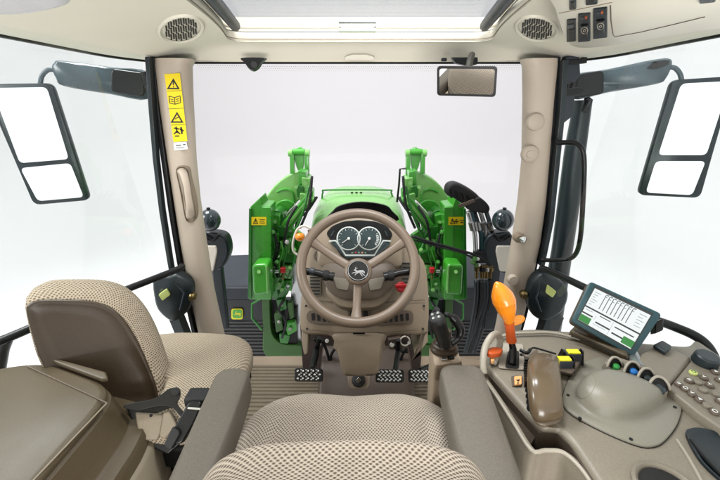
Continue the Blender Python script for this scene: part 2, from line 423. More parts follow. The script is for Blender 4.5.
# roof switch console
rp = pl3(P(560, 46, z=1.474), P(720, 27, z=1.452), P(600, 0, z=1.478))
rc = thing('roof_switch_panel', 'cream overhead panel with dark rocker switches and long map pocket', 'switch panel', rp.hit(600, 25))
outl = [(552, -14), (556, 10), (561, 28), (567, 41), (580, 46.5), (605, 45), (650, 38), (700, 29.5), (745, 22), (760, -10), (740, -40), (640, -40)]
ou = smooth(rp.hits(outl, .004), 5)
B().loft([[q-rp.n*.06 for q in ou], ou, inset([q+rp.n*.004 for q in ou], .006)], True, True).build('panel_body', 'creamtrim', rc, ang=50)
class _Both:
    def hit(s, px, py, off=0):
        a = Surf(rc.children[0]).hit(px, py, off); b_ = HS.hit(px, py, off)
        return a if (a-EYE).length < (b_-EYE).length else b_
BS = _Both()
B().tube([BS.hit(a, b_, .0003) for a, b_ in [(610.5, 5), (611, 20), (613, 34), (614.5, 36.5), (640, 32), (670, 25), (705, 16.5)]], .0011, 6).build('pocket_groove', 'taupedark', rc)  # dark tubes here and below draw the panel's shadow gaps
B().tube(smooth(rp.hits([(556, -2), (559, 18), (563, 33), (569, 42), (580, 44.5), (605, 43), (650, 36), (700, 28), (745, 21)], .0045), 4, False), .0010, 6).build('panel_groove', 'taupe', rc)
B().tube([BS.hit(559+5.3*j, 13-1.1*j, .0003) for j in range(11)], .0009, 6).build('panel_groove', 'taupe', rc)
def rocker(cx, cy, w, h, sk, kind):
    c = rp.hits([(cx-w+sk*-h*0, cy-h+sk*w), (cx+w, cy-h-sk*w), (cx+w, cy+h-sk*w), (cx-w, cy+h+sk*w)], .008)
    o = B().prism(roundpoly(c, .004), rp.n*.003).build('rocker_switch', 'teal', rc, bevel=.001)
    c2 = rp.hits([(cx-w*.6, cy-h*.15), (cx+w*.6, cy-h*.15-sk*w), (cx+w*.6, cy+h*.7-sk*w), (cx-w*.6, cy+h*.7)], .011)
    B().prism(roundpoly(c2, .003), rp.n*.004).build('rocker_key', 'black', o, bevel=.001)
    if kind:
        B().prism([rp.hit(cx-2.2+1.6*math.cos(j*PI/4), cy-h*.62+1.4*math.sin(j*PI/4), .0112) for j in range(8)], rp.n*.001).mt(1).prism([rp.hit(cx+1.6+1.3*math.cos(j*PI/4), cy-h*.66+1.3*math.sin(j*PI/4), .0112) for j in range(8)], rp.n*.001).build('switch_symbol', ['tealgrey', 'orangered'], o)
        B().tube([rp.hit(cx+3.3*math.cos(j*PI/8), cy+h*.28+3.3*math.sin(j*PI/8), .0154) for j in range(16)], .0008, 6, closed=True).tube([rp.hit(cx+1.2*math.cos(j*PI/4), cy+h*.28+1.2*math.sin(j*PI/4), .0154) for j in range(8)], .0009, 6, closed=True).build('switch_symbol', 'consolelight', o)
    else:
        q = rp.hits([(cx-w*.8, cy-h*.45), (cx+w*.5, cy-h*.55), (cx+w*.5, cy-h*.2), (cx-w*.8, cy-h*.1)], .0112)
        B().prism(q, rp.n*.002).build('switch_tip', 'tealgrey', o)
rocker(571.5, 29.5, 4.6, 11, .1, False); rocker(584.5, 26.5, 6.2, 14, .1, True); rocker(600.5, 22, 7, 15, .12, True)
rocker(573, 1, 3.5, 7, .1, False); rocker(592, -5, 6, 8, .1, False); rocker(708, -4, 8, 5, .1, False)

# ================================================================ PILLARS
def pillar(edges, label, side):
    """edges: list of (py, xl, xr)"""
    t = thing('cab_pillar', label, 'pillar', P(edges[-1][1], edges[-1][0], y=1.56), 'front cab pillars')
    rings = []
    for py, xl, xr in edges:
        a = P(xl, py, y=1.56); b = P(xr, py, y=1.56)
        c = (a+b)/2; w = (b.x-a.x)/2
        rings.append([V((c.x+w*math.copysign(abs(math.cos(k*PI/12))**.75, math.cos(k*PI/12)), c.y+.055*math.copysign(abs(math.sin(k*PI/12))**.8, math.sin(k*PI/12)), min(c.z, 1.4675))) for k in range(24)])
    rings2 = [rings[0]]
    for i in range(len(rings)-1):
        for k in range(1, 6): rings2.append([p.lerp(q, k/5) for p, q in zip(rings[i], rings[i+1])])
    B().loft(rings2).build('pillar_trim', 'pillar', t, ang=60)
    return t
pL = pillar([(50, 155, 193), (66, 157, 191), (100, 161, 192), (160, 170, 195), (200, 176, 199), (240, 182, 205), (290, 191.5, 213), (330, 199.5, 222), (372, 208, 232)],
            'taupe front pillar with yellow warning label and grab handle', -1)
pR = pillar([(50, 522, 559), (66, 523.5, 557), (100, 524, 553), (160, 523, 548), (200, 519, 545), (240, 513, 540), (290, 504, 529), (340, 494, 517), (372, 487, 511)],
            'taupe front pillar with round bolt caps behind the orange lever', 1)
pillY = 1.505
pp = Pl((0, pillY-.003, 1), (0, -1, 0))
# grab handle on left pillar
gh = smooth(pp.hits([(176.5, 168), (187, 167), (190.5, 180), (195, 198), (196.5, 214), (193, 221.5), (186.5, 221), (182.5, 205), (179, 186)], 0), 4)
B().loft([[q+V((0, .02, 0)) for q in gh], [q+V((0, .0, 0)) for q in gh], inset([q+V((0, -.004, 0)) for q in gh], .004), inset([q+V((0, .004, 0)) for q in gh], .008)], True, True).build('handle_recess', 'taupe', pL, ang=50)
hp = [pp.hit(182, 171, .0), pp.hit(184, 175, .018), pp.hit(186.5, 185, .034), pp.hit(188.5, 198, .036), pp.hit(190, 208, .028), pp.hit(190.5, 216, .0)]
hs_ = smooth(hp, 5, False)
B().tube(hs_, [.019-.006*math.sin(PI*k/(len(hs_)-1)) for k in range(len(hs_))], 14, flat=.8).build('grab_handle', 'pillar', pL, ang=180)
# warning label
wl = Pl((0, pillY-.0, 1), (0, -1, 0))
o = B()
o.prism(wl.hits([(164.5, 74), (180, 73), (187.5, 141), (173.5, 142)], .0005), V((0, -.001, 0)))
lab = o.build('warning_label', 'label', pL)
i_ = B()
def tri(cx, cy, s, off=.0018):
    a = [(cx-s, cy+s*.8), (cx, cy-s*.9), (cx+s, cy+s*.8)]
    b = [(cx-s*.62, cy+s*.58), (cx, cy-s*.5), (cx+s*.62, cy+s*.58)]
    for k in range(3):
        i_.prism(wl.hits([a[k], a[(k+1) % 3], b[(k+1) % 3], b[k]], off), V((0, -.0005, 0)))
def bar(x0, y0, x1, y1, w=.5, off=.0018):
    d = V((x1-x0, y1-y0)); n = V((-d.y, d.x)).normalized()*w/2
    i_.prism(wl.hits([(x0+n.x, y0+n.y), (x1+n.x, y1+n.y), (x1-n.x, y1-n.y), (x0-n.x, y0-n.y)], off), V((0, -.0005, 0)))
tri(173.3, 84, 6.5); bar(173.2, 81, 173.4, 85, 1.1); bar(173.4, 86, 173.5, 87.2, 1.1)
for s in ((169, 96, 169.6, 103), (169, 96, 174.5, 97.5), (174.5, 97.5, 180, 95.8), (180, 95.8, 180.6, 102.5), (169.6, 103, 175, 104.2), (175, 104.2, 180.6, 102.5), (174.5, 97.5, 175, 104.2), (170.5, 99, 173.5, 99.8), (170.8, 101, 173.8, 101.8), (176, 99.4, 179, 98.6), (176.3, 101.4, 179.3, 100.6)): bar(*s, w=.7)
tri(177, 117.5, 6.5); bar(175, 119, 179, 116.5, .8)
bar(167, 91.2, 181.6, 90.4, .35); bar(168.4, 108.8, 183.6, 108, .35); bar(171, 125, 185.6, 124.3, .35)
for s in ((176, 126.5, 177.2, 133), (174, 128, 179.5, 129), (174, 134, 177, 131), (180, 134, 177, 131), (175, 136, 179, 136)): bar(*s, w=1.3)
for s in ((181, 127, 182, 134), (180, 129, 183.5, 131)): bar(*s, w=1.6)
i_.build('label_print', 'ink', lab, smooth=False)
o = B(); o.prism(wl.hits([(173.5, 142.5), (186.5, 141.5), (188, 149), (174.5, 150.5)], .0006), V((0, -.001, 0)))
wh = o.build('white_label', 'white', pL)
i_ = B(); bar(176, 145.5, 181, 145, .9, .002); bar(183, 144.6, 185.5, 144.4, .9, .002); bar(176, 148, 184, 147.4, .5, .002); i_.build('label_print', 'ink', wh, smooth=False)
# caps and knob on right pillar
for (x, y, r, dd) in ((536, 122, 7.5, .0), (530.5, 154, 7.5, .0), (530, 154, 3.4, .006), (513.5, 280.5, 5.5, .0)):
    q = pp.hit(x, y, .006+dd); rr = r*1.5/360*1.05
    B().lathe(q+V((0, .02, 0)), (0, -1, 0), [(rr, 0), (rr, .021), (rr*.9, .0245), (.0001, .026)], 24).build('bolt_cap', 'pillar', pR, ang=50)
q = pp.hit(519, 238, .0)
B().lathe(q+V((0, .02, 0)), (0, -1, 0), [(.022, 0), (.022, .022), (.014, .03)], 20).mt(1).lathe(q, (.3, -1, .1), [(.010, 0), (.010, .022), (.014, .024), (.014, .03), (.006, .034)], 12).build('bracket_bolt', ['taupe', 'chrome'], pR)

# ================================================================ DOORS
def strip(pts, w, depth, t, name, m, yv=1.56):
    """a bar whose visible face follows the traced centre line; each point (px,py,Y)"""
    c = [P(a, b, y=yy) for a, b, yy in pts]
    rings = []
    for q in c: rings.append([q+V((-w/2, -depth/2, 0)), q+V((w/2, -depth/2, 0)), q+V((w/2, depth/2, 0)), q+V((-w/2, depth/2, 0))])
    return B().loft(rings).build(name, m, t, bevel=.003)
dL = thing('cab_door', 'glass side door with black frame and pull bar beside the passenger seat', 'door', (-.9, 1.4, 0), 'glass cab doors')
strip([(153.5, 57, 1.53), (158, 110, 1.53), (165, 160, 1.53), (172, 210, 1.53), (180, 260, 1.53), (190, 310, 1.53), (199, 350, 1.53)], .020, .03, dL, 'door_frame', 'black')
strip([(149, 57, 1.5), (152.5, 110, 1.5), (156.5, 160, 1.5), (162.5, 210, 1.5), (170, 258, 1.5), (181, 320, 1.5), (188, 350, 1.5)], .017, .03, dL, 'door_frame', 'teal')
def sidez(sx, x0, x1, t):
    a = [V((sx*.885, -.65, 1.50)), V((sx*.855, 1.28, 1.50)), V((sx*.80, 1.47, 1.49)), V((sx*.855, 1.50, .2)), V((sx*.96, 1.2, .1)), V((sx*.96, -.65, .1))]
    return B().loft([[q for q in a], [q+V((sx*.005, 0, 0)) for q in a]]).build('door_glass', 'sideglass', t, smooth=False)
sidez(-1, 0, 0, dL)
B().tube(smooth([P(182, 266, y=1.40), P(176, 270, y=1.36), P(120, 292, y=1.14), P(60, 316, y=.98), P(8, 338, y=.87), P(-20, 350, y=.82)], 5, False), .013, 12).build('pull_bar', 'black', dL, ang=180)
B().tube([P(6, 339, y=.87), P(2, 350, y=.87), P(-4, 385, y=.86)], .017, 12).build('bar_bracket', 'black', dL)
lb = Pl(P(172, 298, y=1.42), (.25, -.95, .1))
ol = smooth(lb.hits([(154, 279), (168, 276), (178, 274), (190, 282), (193, 292), (190, 308), (182, 316), (172, 321), (160, 312), (155, 300)]), 4)
B().loft([[q-lb.n*.06 for q in ol], ol, inset([q+lb.n*.012 for q in ol], .012)], True, True).build('latch_box', 'teal', dL, ang=50)
B().prism(roundpoly(lb.hits([(159, 294), (167, 288), (171, 294), (163, 300)], .012), .006), lb.n*.012).build('latch_release', 'palegreen', dL, bevel=.002)
B().lathe(lb.hit(193, 295, -.01), (0.2, -1, 0), [(.018, 0), (.018, .02), (.010, .028), (.010, .04)], 12).build('striker_bolt', 'brass', dL)
B().tube([lb.hit(176, 283, .014), lb.hit(184, 293, .014), lb.hit(180, 310, .014)], .004, 8).build('latch_rib', 'slate', dL)
strip([(176, 315, 1.44), (188, 345, 1.44), (195, 365, 1.44)], .05, .05, dL, 'door_sill_post', 'teal')

dR = thing('cab_door', 'glass side door with black grab loop behind the touchscreen monitor', 'door', (.9, 1.4, 0), 'glass cab doors')
strip([(556.5, 57, 1.53), (553, 110, 1.53), (549, 160, 1.53), (544, 210, 1.53), (536, 255, 1.53), (525, 310, 1.53), (514, 350, 1.53)], .020, .03, dR, 'door_frame', 'black')
strip([(564, 60, 1.5), (561, 110, 1.5), (556, 160, 1.5), (550, 220, 1.5), (541, 265, 1.5)], .022, .03, dR, 'door_frame', 'teal')
sidez(1, 0, 0, dR)
B().tube(smooth([P(556, 143, y=1.46), P(570, 142.5, y=1.43), P(580, 146, y=1.40), P(584, 160, y=1.39), P(583, 200, y=1.39), P(580, 240, y=1.39), P(574, 256, y=1.40), P(562, 260, y=1.43), P(541, 260, y=1.46)], 5, False), .0095, 12).build('grab_loop', 'black', dR, ang=180)
B().tube(smooth([P(541, 268, y=1.42), P(552, 272, y=1.36), P(590, 290, y=1.16), P(640, 314, y=.99), P(672, 326, y=.95), P(695, 336, y=.91), P(708, 347, y=.88), P(716, 362, y=.86)], 5, False), .0135, 12).build('pull_bar', 'black', dR, ang=180)
rbx = Pl(P(545, 298, y=1.42), (-.25, -.95, .1))
ol = smooth(rbx.hits([(530, 284), (541, 273), (552, 276), (566, 287), (567, 300), (560, 313), (546, 320), (534, 316), (527, 304)]), 4)
B().loft([[q-rbx.n*.06 for q in ol], ol, inset([q+rbx.n*.012 for q in ol], .012)], True, True).build('latch_box', 'teal', dR, ang=50)
B().prism(roundpoly(rbx.hits([(547, 284), (556, 291), (552, 297), (545, 292)], .012), .006), rbx.n*.012).build('latch_release', 'palegreen', dR, bevel=.002)
B().tube([rbx.hit(541, 281, .014), rbx.hit(536, 298, .014), rbx.hit(541, 312, .014)], .004, 8).build('latch_rib', 'slate', dR)
B().lathe(rbx.hit(523, 293, -.01), (-.2, -1, 0), [(.018, 0), (.018, .02), (.010, .028), (.010, .04)], 12).build('striker_bolt', 'brass', dR)
strip([(553, 315, 1.44), (545, 335, 1.44), (535, 355, 1.44)], .08, .05, dR, 'door_sill_post', 'teal')
# windshield
ws = thing('windshield', 'large clear windshield between the two taupe pillars', 'windshield', (0, 1.62, 0))
rows = []
for k in range(13):
    x = -.77+1.54*k/12; yy = 1.60+.07*(1-(x/.7)**2)
    rows.append([V((x, yy, .0)), V((x, yy, 1.47)), V((x, yy+.005, 1.47)), V((x, yy+.005, .0))])
B().loft(rows, True, True).build('windshield_glass', 'windshield', ws, ang=60)
# frit border of tiny grey dots (printed strip)
fm = mat('frit_print', (120, 120, 124), .6)
fb = B()
def arcy(x): return 1.598+.07*(1-(x/.7)**2)
for r in range(3):
    for k in range(150):
        x = -.655+1.31*k/149+(.004 if r % 2 else 0); z = 1.452-r*.008
        s = .0013-.0003*r
        fb.add([V((x-s, arcy(x), z-s)), V((x+s, arcy(x), z-s)), V((x+s, arcy(x), z+s)), V((x-s, arcy(x), z+s))], [(0, 1, 2, 3)])
fb.build('frit_border', fm, ws, smooth=False)
# clips at header
ck = Pl(P(254, 62, y=1.55), (0, -1, 0))
c = thing('visor_clip', 'small black visor clip hanging from the header above the loader', 'clip', ck.hit(254, 60))
B().loft([smooth(ck.hits([(242, 58), (266, 58), (263, 63), (259, 69), (254, 71.5), (249, 69), (245, 63)]), 4), smooth([q+V((0, -.02, 0)) for q in ck.hits([(243, 58.5), (265, 58.5), (262, 63), (258, 68), (254, 70), (250, 68), (246, 63)])], 4)]).build('clip_body', 'black', c, ang=50)
B().cyl(ck.hit(254, 64.5, .018), ck.hit(254, 64.5, .026), .012, n=14).build('clip_button', 'rubber', c)
# interior mirror
mk = Pl(P(467, 81, y=1.28), (-.33, -.895, -.298))
rm = thing('rear_view_mirror', 'small rectangular interior mirror hanging below the header beam', 'rear view mirror', mk.hit(467, 60))
fr_ = roundpoly(mk.hits([(437, 66), (497.5, 66.5), (495.5, 97), (437, 95.5)]), .012)
B().loft([[q-mk.n*.02 for q in inset(fr_, .01)], [q-mk.n*.006 for q in fr_], fr_], True, True).build('mirror_housing', 'black', rm, ang=60)
fg = roundpoly(mk.hits([(439.5, 68.5), (495, 69), (493.2, 94.5), (439.5, 93.2)], .0006), .009)
B().prism(fg, mk.n*.001).build('mirror_glass', 'mirror', rm)
B().tube([P(472, 55, y=1.5), P(470, 60, y=1.42), mk.hit(468, 72, -.02)], .012, 10).build('mirror_stem', 'black', rm)
B().prism(Pl((0, 1.52, 0), (0, -1, 0)).hits([(452, 57), (478, 57), (478, 64), (470, 66), (456, 63)]), V((0, .03, 0))).build('mirror_bracket', 'black', rm, bevel=.003)
B().prism(Pl((0, 1.52, 0), (0, -1, 0)).hits([(442, 57.5), (447, 57.5), (447, 61), (442, 61)]), V((0, .02, 0))).build('mirror_plug', 'black', rm, bevel=.002)

# ================================================================ EXTERIOR MIRRORS
def ext_mirror(label, Yp, arm, armend, house, g1, g2, loop, nrm, side, dark):
    t = thing('exterior_mirror', label, 'wing mirror', (0, 0, 0), 'wing mirrors outside the side windows')
    pm = Pl(P(*house[0], y=Yp), nrm); t.location = pm.hit(*arm[0])
    al = smooth(pm.hits(arm), 4)
    B().loft([[q-pm.n*.05 for q in inset(al, .008)], [q-pm.n*.04 for q in al], al, inset([q+pm.n*.012 for q in al], .012)]).build('mirror_arm', 'tealgrey', t, ang=50)
    dl = pm.hits(dark, .013)
    B().prism(roundpoly(dl, .02), pm.n*.014).build('arm_hinge', 'black', t, bevel=.008)
    B().cyl(pm.hit(dl and arm[0][0], arm[0][1]+8, .02)-pm.v*.02, pm.hit(arm[0][0], arm[0][1]+8, .02)+pm.v*.035, .016, n=14).build('hinge_pin', 'black', t, bevel=.003)
    ae = pm.hits(armend, .014)
    B().prism(roundpoly(ae, .008), pm.n*.003).build('arm_cap', 'black', t, bevel=.0015)
    hs = roundpoly(pm.hits(house), .03)
    B().loft([[q-pm.n*.05 for q in inset(hs, .03)], [q-pm.n*.02 for q in hs], hs, inset([q+pm.n*.004 for q in hs], .005)]).build('mirror_housing', 'teal', t, ang=50)
    for g in (g1, g2):
        B().prism(roundpoly(pm.hits(g, .0045), .02), pm.n*.002).build('mirror_glass', 'mirror', t)
    B().tube(smooth(pm.hits(loop, -.01), 5, False), .009, 10).build('mount_tube', 'tealgrey', t, ang=180)
    return pm
ext_mirror('wing mirror seen through the window behind the passenger seat', 1.62,
    [(146, 72), (110, 67), (62, 60.5), (54, 63), (52, 68), (56, 78), (64, 86), (110, 94), (147, 99)],
    [(134, 88), (146, 88), (146, 94), (134, 92)],
    [(-18, 84), (52, 83), (90, 200), (34, 205)],
    [(-8, 88), (47, 87), (69, 159), (20, 163)], [(20.5, 168), (70.5, 163), (84, 197), (38, 201)],
    [(40, 86), (42, 76), (48, 70), (56, 70)], (.22, -.97, -.05), -1, [(112, 68.5), (145, 73), (145, 97), (112, 92)])
ext_mirror('wing mirror seen through the window above the touchscreen monitor', 1.62,
    [(573, 76), (610, 69), (655, 59.5), (669, 58.5), (672, 64), (666, 78), (656, 84), (610, 92), (572, 99)],
    [(646, 68), (654, 61), (670, 60), (668, 65), (656, 69)],
    [(672, 80), (735, 76), (700, 198), (638, 195)],
    [(681, 83.5), (730, 81), (706, 155), (658, 155)], [(655.5, 161), (705.5, 161), (692, 195), (645.5, 192.5)],
    [(682, 83), (680, 74), (675, 68), (668, 67)], (-.22, -.97, -.05), 1, [(566, 77), (603, 70), (603, 94), (566, 99)])
# exhaust stack like dark post outside the right door
ex = thing('exhaust_post', 'dark teal vertical post standing outside the right door frame', 'post', P(540, 340, y=1.72))
cL = [P(a, b, y=1.75) for a, b in ((583, 100), (575, 150), (569, 200), (562, 250), (554, 300), (546, 345), (541, 370))]
B().tube(cL, [.038, .046, .05, .05, .056, .066, .07], 20).build('post_tube', 'teal', ex, ang=60)
B().tube([P(a, b, y=1.69) for a, b in ((586, 98), (590, 100), (585, 112))], .012, 8).build('post_cap', 'black', ex)
hbk = thing('door_hinge', 'black hinge bracket at the top of the right door', 'hinge', P(570, 90, y=1.5))
hpn = Pl(P(570, 75, y=1.5), (0, -1, 0))
B().prism(roundpoly(hpn.hits([(566, 56), (580, 54), (581, 76), (574, 83), (566, 82)]), .012), V((0, .04, 0))).build('hinge_plate', 'navy', hbk, bevel=.006)
B().prism(roundpoly(hpn.hits([(566, 60), (582, 59), (585, 55), (588, 56), (587, 63), (566, 65)], .01), .003), V((0, .02, 0))).build('hinge_arm', 'black', hbk, bevel=.003)
B().prism(roundpoly(hpn.hits([(565, 89), (580, 87), (584, 90), (580, 94), (565, 96)], .01), .003), V((0, .02, 0))).build('hinge_arm', 'black', hbk, bevel=.003)
B().prism(roundpoly(hpn.hits([(562, 90), (575, 95), (574, 115), (563, 124)]), .01), V((0, .03, 0))).build('hinge_plate', 'navy', hbk, bevel=.006)

# ================================================================ TRACTOR FRONT
# hood
hd = thing('tractor_hood', 'green engine hood beyond the windshield between the loader masts', 'hood', (0, 2.4, .2))
rings = []
for (Y, zt, w, dz) in ((2.15, .56, .30, .0), (2.3, .60, .33, 0), (2.6, .635, .345, 0), (2.9, .64, .34, 0), (3.3, .60, .31, 0)):
    r = []
    for k in range(25):
        a = PI*k/24; cx = math.cos(a); sx = math.sin(a)
        x = w*math.copysign(abs(cx)**.55, cx); z = zt-.16+.16*abs(sx)**.7
        r.append(V((x-.01, Y, z)))
    r = [V((w-.01, Y, -.1))]+r+[V((-w-.01, Y, -.1))]
    rings.append(r)
B().loft(rings, True, True, closed=False).build('hood_panel', 'greenlight', hd, ang=50)
hp_ = Pl((0, 2.14, .5), (0, -1, 0))
B().prism(smooth(hp_.hits([(330, 222), (333, 211), (342, 205), (362, 202), (384, 205), (392, 211), (395, 222)]), 4), V((0, .02, 0))).build('cowl_vent', 'black', hd, bevel=.004)
hr = Pl((0, 2.85, .6), (0, -1, 0))
B().tube(smooth(hr.hits([(322, 199), (323, 192), (328, 190), (387, 190), (391, 192), (393, 199)]), 3, False), .007, 8).build('hood_rail', 'greendark', hd)
for k in (352, 356.5, 361): B().cyl(hr.hit(k, 195), hr.hit(k, 192), .010, n=8).build('rail_clip', 'black', hd)
ms = thing('exhaust_lever', 'thin black bent rod standing beside the right loader mast', 'rod', P(397, 200, y=2.4))
B().tube([P(397, 202, y=2.4), P(399, 185, y=2.4), P(400, 169, y=2.4), P(406, 168.5, y=2.4)], .007, 8).build('bent_rod', 'black', ms)

# loader masts
def loader(sg, label):
    MX = 357.5
    def m(px): return px if sg < 0 else 2*MX-px
    def L(pts): return [(m(a), b) for a, b in pts]
    t = thing('loader_mast', label, 'loader mast', P(m(262), 300, y=2.2), 'front loader masts')
    A = Pl((0, 2.15, .7), (0, -1, 0)); C2 = Pl((0, 2.32, .7), (0, -1, 0)); D = Pl((0, 2.5, .7), (0, -1, 0)); E = Pl((0, 2.02, .7), (0, -1, 0))
    # outer box mast
    pl_ = A.hits(L([(250, 207), (259.5, 198), (262, 206), (270, 207), (271, 300), (249, 300)]))
    B().prism(pl_, V((0, .16, 0))).build('mast_plate', 'green', t, bevel=.006)
    B().prism(A.hits(L([(262, 207), (271, 207.5), (271, 298), (262, 298)]), .004), V((0, -.006, 0))).build('mast_flange', 'green', t, bevel=.003)
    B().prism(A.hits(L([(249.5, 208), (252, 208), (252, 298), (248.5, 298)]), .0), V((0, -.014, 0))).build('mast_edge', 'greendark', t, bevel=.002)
    # warning sticker
    wl_ = B(); wl_.prism(A.hits(L([(251.5, 217), (266.5, 217), (266.5, 225), (251.5, 225)]), .011), V((0, -.002, 0)))
    lab_ = wl_.build('warning_label', 'label', t)
    i2 = B()
    x0 = 255.5 if sg < 0 else 2*MX-262.5
    for tri_ in ([(x0-2.6, 223.6), (x0-1.9, 223.6), (x0+.1, 219.2), (x0-.1, 218.2)], [(x0+2.6, 223.6), (x0+1.9, 223.6), (x0-.1, 219.2), (x0+.1, 218.2)], [(x0-2.6, 223.7), (x0+2.6, 223.7), (x0+2.2, 223.0), (x0-2.2, 223.0)], [(x0-.3, 220), (x0+.3, 220), (x0+.2, 222.2), (x0-.2, 222.2)]):
        i2.prism(A.hits(tri_, .0135), V((0, -.001, 0)))
    if sg < 0: sym = [(259.5, 219.3, 265, .5), (259.5, 221, 264, .5), (259.5, 222.7, 265, .5)]
    else: sym = [(455.5, 219.2, 457, 1), (454, 220.8, 458.5, 1.2), (455.5, 222.5, 457, 1), (459.5, 220, 464, .6), (460.5, 222, 463, 1)]
    for a, b, c_, h_ in sym: i2.prism(A.hits([(a, b), (c_, b), (c_, b+h_), (a, b+h_)], .0135), V((0, -.001, 0)))
    i2.build('label_print', 'ink', lab_, smooth=False)
    # rounded roll + cross bolt at foot of mast
    c1 = E.hit(m(260), 270); c2 = E.hit(m(260), 292)
    B().prism(roundpoly(E.hits(L([(251.5, 265), (268, 264), (269.5, 294), (253, 296)])), .03), V((0, .12, 0))).build('pivot_cover', 'green', t, bevel=.02, seg=4)
    B().tube(E.hits(L([(266.3, 266), (267.2, 280), (267.6, 293)]), .004), .006, 8).build('cover_rib', 'greenlight', t)
    B().cyl(E.hit(m(259), 272, .0), E.hit(m(259), 272, .012), .012, n=12).build('grease_cap', 'greenlight', t, bevel=.002)
    # curved arm sheet (arc)
    arc = smooth(D.hits(L([(261, 212), (263, 203), (268, 194), (276, 184), (285, 177), (295, 172.5), (303, 171), (306, 178), (304, 195), (296, 203), (288, 210), (280, 220), (270, 222)])), 4)
    B().prism(arc, V((0, .10, 0))).build('loader_arm', 'greenlight', t, bevel=.012, seg=3)
    arc2 = smooth(D.hits(L([(276, 214), (276, 205), (281, 200), (289, 199), (295, 203), (290, 209), (284, 216)]), .004), 4)
    B().prism(arc2, V((0, -.03, 0))).build('arm_gusset', 'green', t, bevel=.008)
    B().tube(smooth(D.hits(L([(277, 192), (285, 189), (292, 192), (294, 202)]), .006), 4, False), .008, 8).build('arm_weld', 'green', t)
    # top fork
    for (a, b, c_, d_) in ((289.5, 152, 293.8, 174), (304.2, 152, 308.6, 176)):
        B().prism(D.hits(L([(a, b), (c_, b), (c_+.5, d_), (a+.5, d_)]), .05), V((0, .05, 0))).build('fork_strut', 'green', t, bevel=.004)
    B().prism(smooth(D.hits(L([(295.5, 150), (299, 147.5), (302.5, 150), (304, 158), (302.5, 170), (297.5, 170), (294.5, 158)]), .03), 3), V((0, .06, 0))).build('fork_link', 'green', t, bevel=.006)
    for (a, b) in ((290.5, 153), (307.5, 153), (309.5, 178)):
        B().cyl(D.hit(m(a-2.2), b, .035), D.hit(m(a+2.2), b, .035), .024, n=14).build('pivot_pin', 'greenlight', t, bevel=.003)
    B().cyl(D.hit(m(293), 152, .03), D.hit(m(305), 152, .03), .022, n=14).build('pivot_pin', 'green', t)
    # knuckle stack
    kn = [(302, 178, 4.2, 8), (306, 186, 4.5, 9), (300, 192, 4, 7), (309, 196, 4, 7), (303, 200, 3.6, 7)]
    for i, (a, b, w_, h_) in enumerate(kn):
        B().prism(roundpoly(C2.hits(L([(a-w_, b-h_), (a+w_, b-h_*.8), (a+w_*.9, b+h_), (a-w_*.8, b+h_*.8)]), .01*i), .015), V((0, .10, 0))).build('knuckle_plate', ['green', 'greenlight', 'greendark'][i % 3], t, bevel=.006)
    for a, b in ((311, 180), (305, 183), (308, 203), (296, 187)):
        B().cyl(C2.hit(m(a), b, .05), C2.hit(m(a), b, .075), .013, n=6).build('hex_bolt', 'greenlight', t)
    # lift cylinder bar
    B().prism(C2.hits(L([(306.5, 194), (313, 199), (289, 232), (280, 226)]), .06), V((0, .06, 0))).build('lift_cylinder', 'green', t, bevel=.012, seg=3)
    B().prism(C2.hits(L([(308.5, 197), (310.5, 198.5), (287, 229), (284.5, 227)]), .064), V((0, -.01, 0))).build('cylinder_rail', 'greenlight', t, bevel=.003)
    B().tube([C2.hit(m(299), 203, .0), C2.hit(m(290), 213, .0), C2.hit(m(280), 229, .0)], .016, 12).build('cylinder_rod', 'chrome', t)
    for dx in (0, 3, 6):
        B().tube(smooth([D.hit(m(314+dx*.5), 197, -.02*dx), D.hit(m(305+dx*.3), 206+dx, -.02), D.hit(m(292+dx), 219, 0), D.hit(m(288+dx), 235, 0)], 4, False), .009, 8).build('hydraulic_hose', 'rubber', t, ang=180)
    # cluttered bracket body
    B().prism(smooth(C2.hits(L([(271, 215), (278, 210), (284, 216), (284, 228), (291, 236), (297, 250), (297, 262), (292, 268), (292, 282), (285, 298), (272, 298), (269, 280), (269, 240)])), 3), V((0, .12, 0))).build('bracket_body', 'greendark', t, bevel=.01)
    body = [(275, 222, 5, 9, .05), (281, 232, 6, 6, .06), (274, 241, 5, 8, .07), (284, 246, 6, 7, .05), (278, 256, 8, 6, .08), (288, 258, 5, 6, .05), (274, 268, 5, 8, .06), (285, 272, 6, 7, .05), (279, 284, 7, 7, .07), (273, 292, 5, 6, .06), (288, 286, 4, 6, .04)]
    rnd = random.Random(11+sg)
    for i, (a, b, w_, h_, o_) in enumerate(body):
        j = lambda: rnd.uniform(.65, 1.15)
        B().prism(roundpoly(C2.hits(L([(a-w_*j(), b-h_*j()), (a+w_*j(), b-h_*j()), (a+w_*j(), b+h_*j()), (a-w_*j(), b+h_*j())]), o_), .012), V((0, .08, 0))).build('bracket_plate', ['green', 'greendark', 'green', 'greenlight'][i % 4], t, bevel=.006)
        if i % 2 == 0: B().cyl(C2.hit(m(a+rnd.uniform(-3, 3)), b+rnd.uniform(-3, 3), o_), C2.hit(m(a), b, o_+.03), .012, n=6).build('hex_bolt', ['greenlight', 'steel'][i % 4 == 2], t)
    for k in range(4):
        a = 272+k*4
        B().tube(smooth([C2.hit(m(a), 235+k*3, .10), C2.hit(m(a+3), 250, .12), C2.hit(m(a-1), 262+k*2, .11), C2.hit(m(a+4), 278, .10)], 4, False), .006, 8).build('steel_pipe', ['greendark', 'black', 'green', 'greendark'][k], t, ang=180)
    B().box(C2.hit(m(283), 270, .15), (.035, .03, .04)).build('red_coupler', 'red', t, bevel=.008)
    B().cyl(C2.hit(m(279), 271, .14), C2.hit(m(275), 271, .14), .012, n=10).build('coupler_ring', 'steel', t)
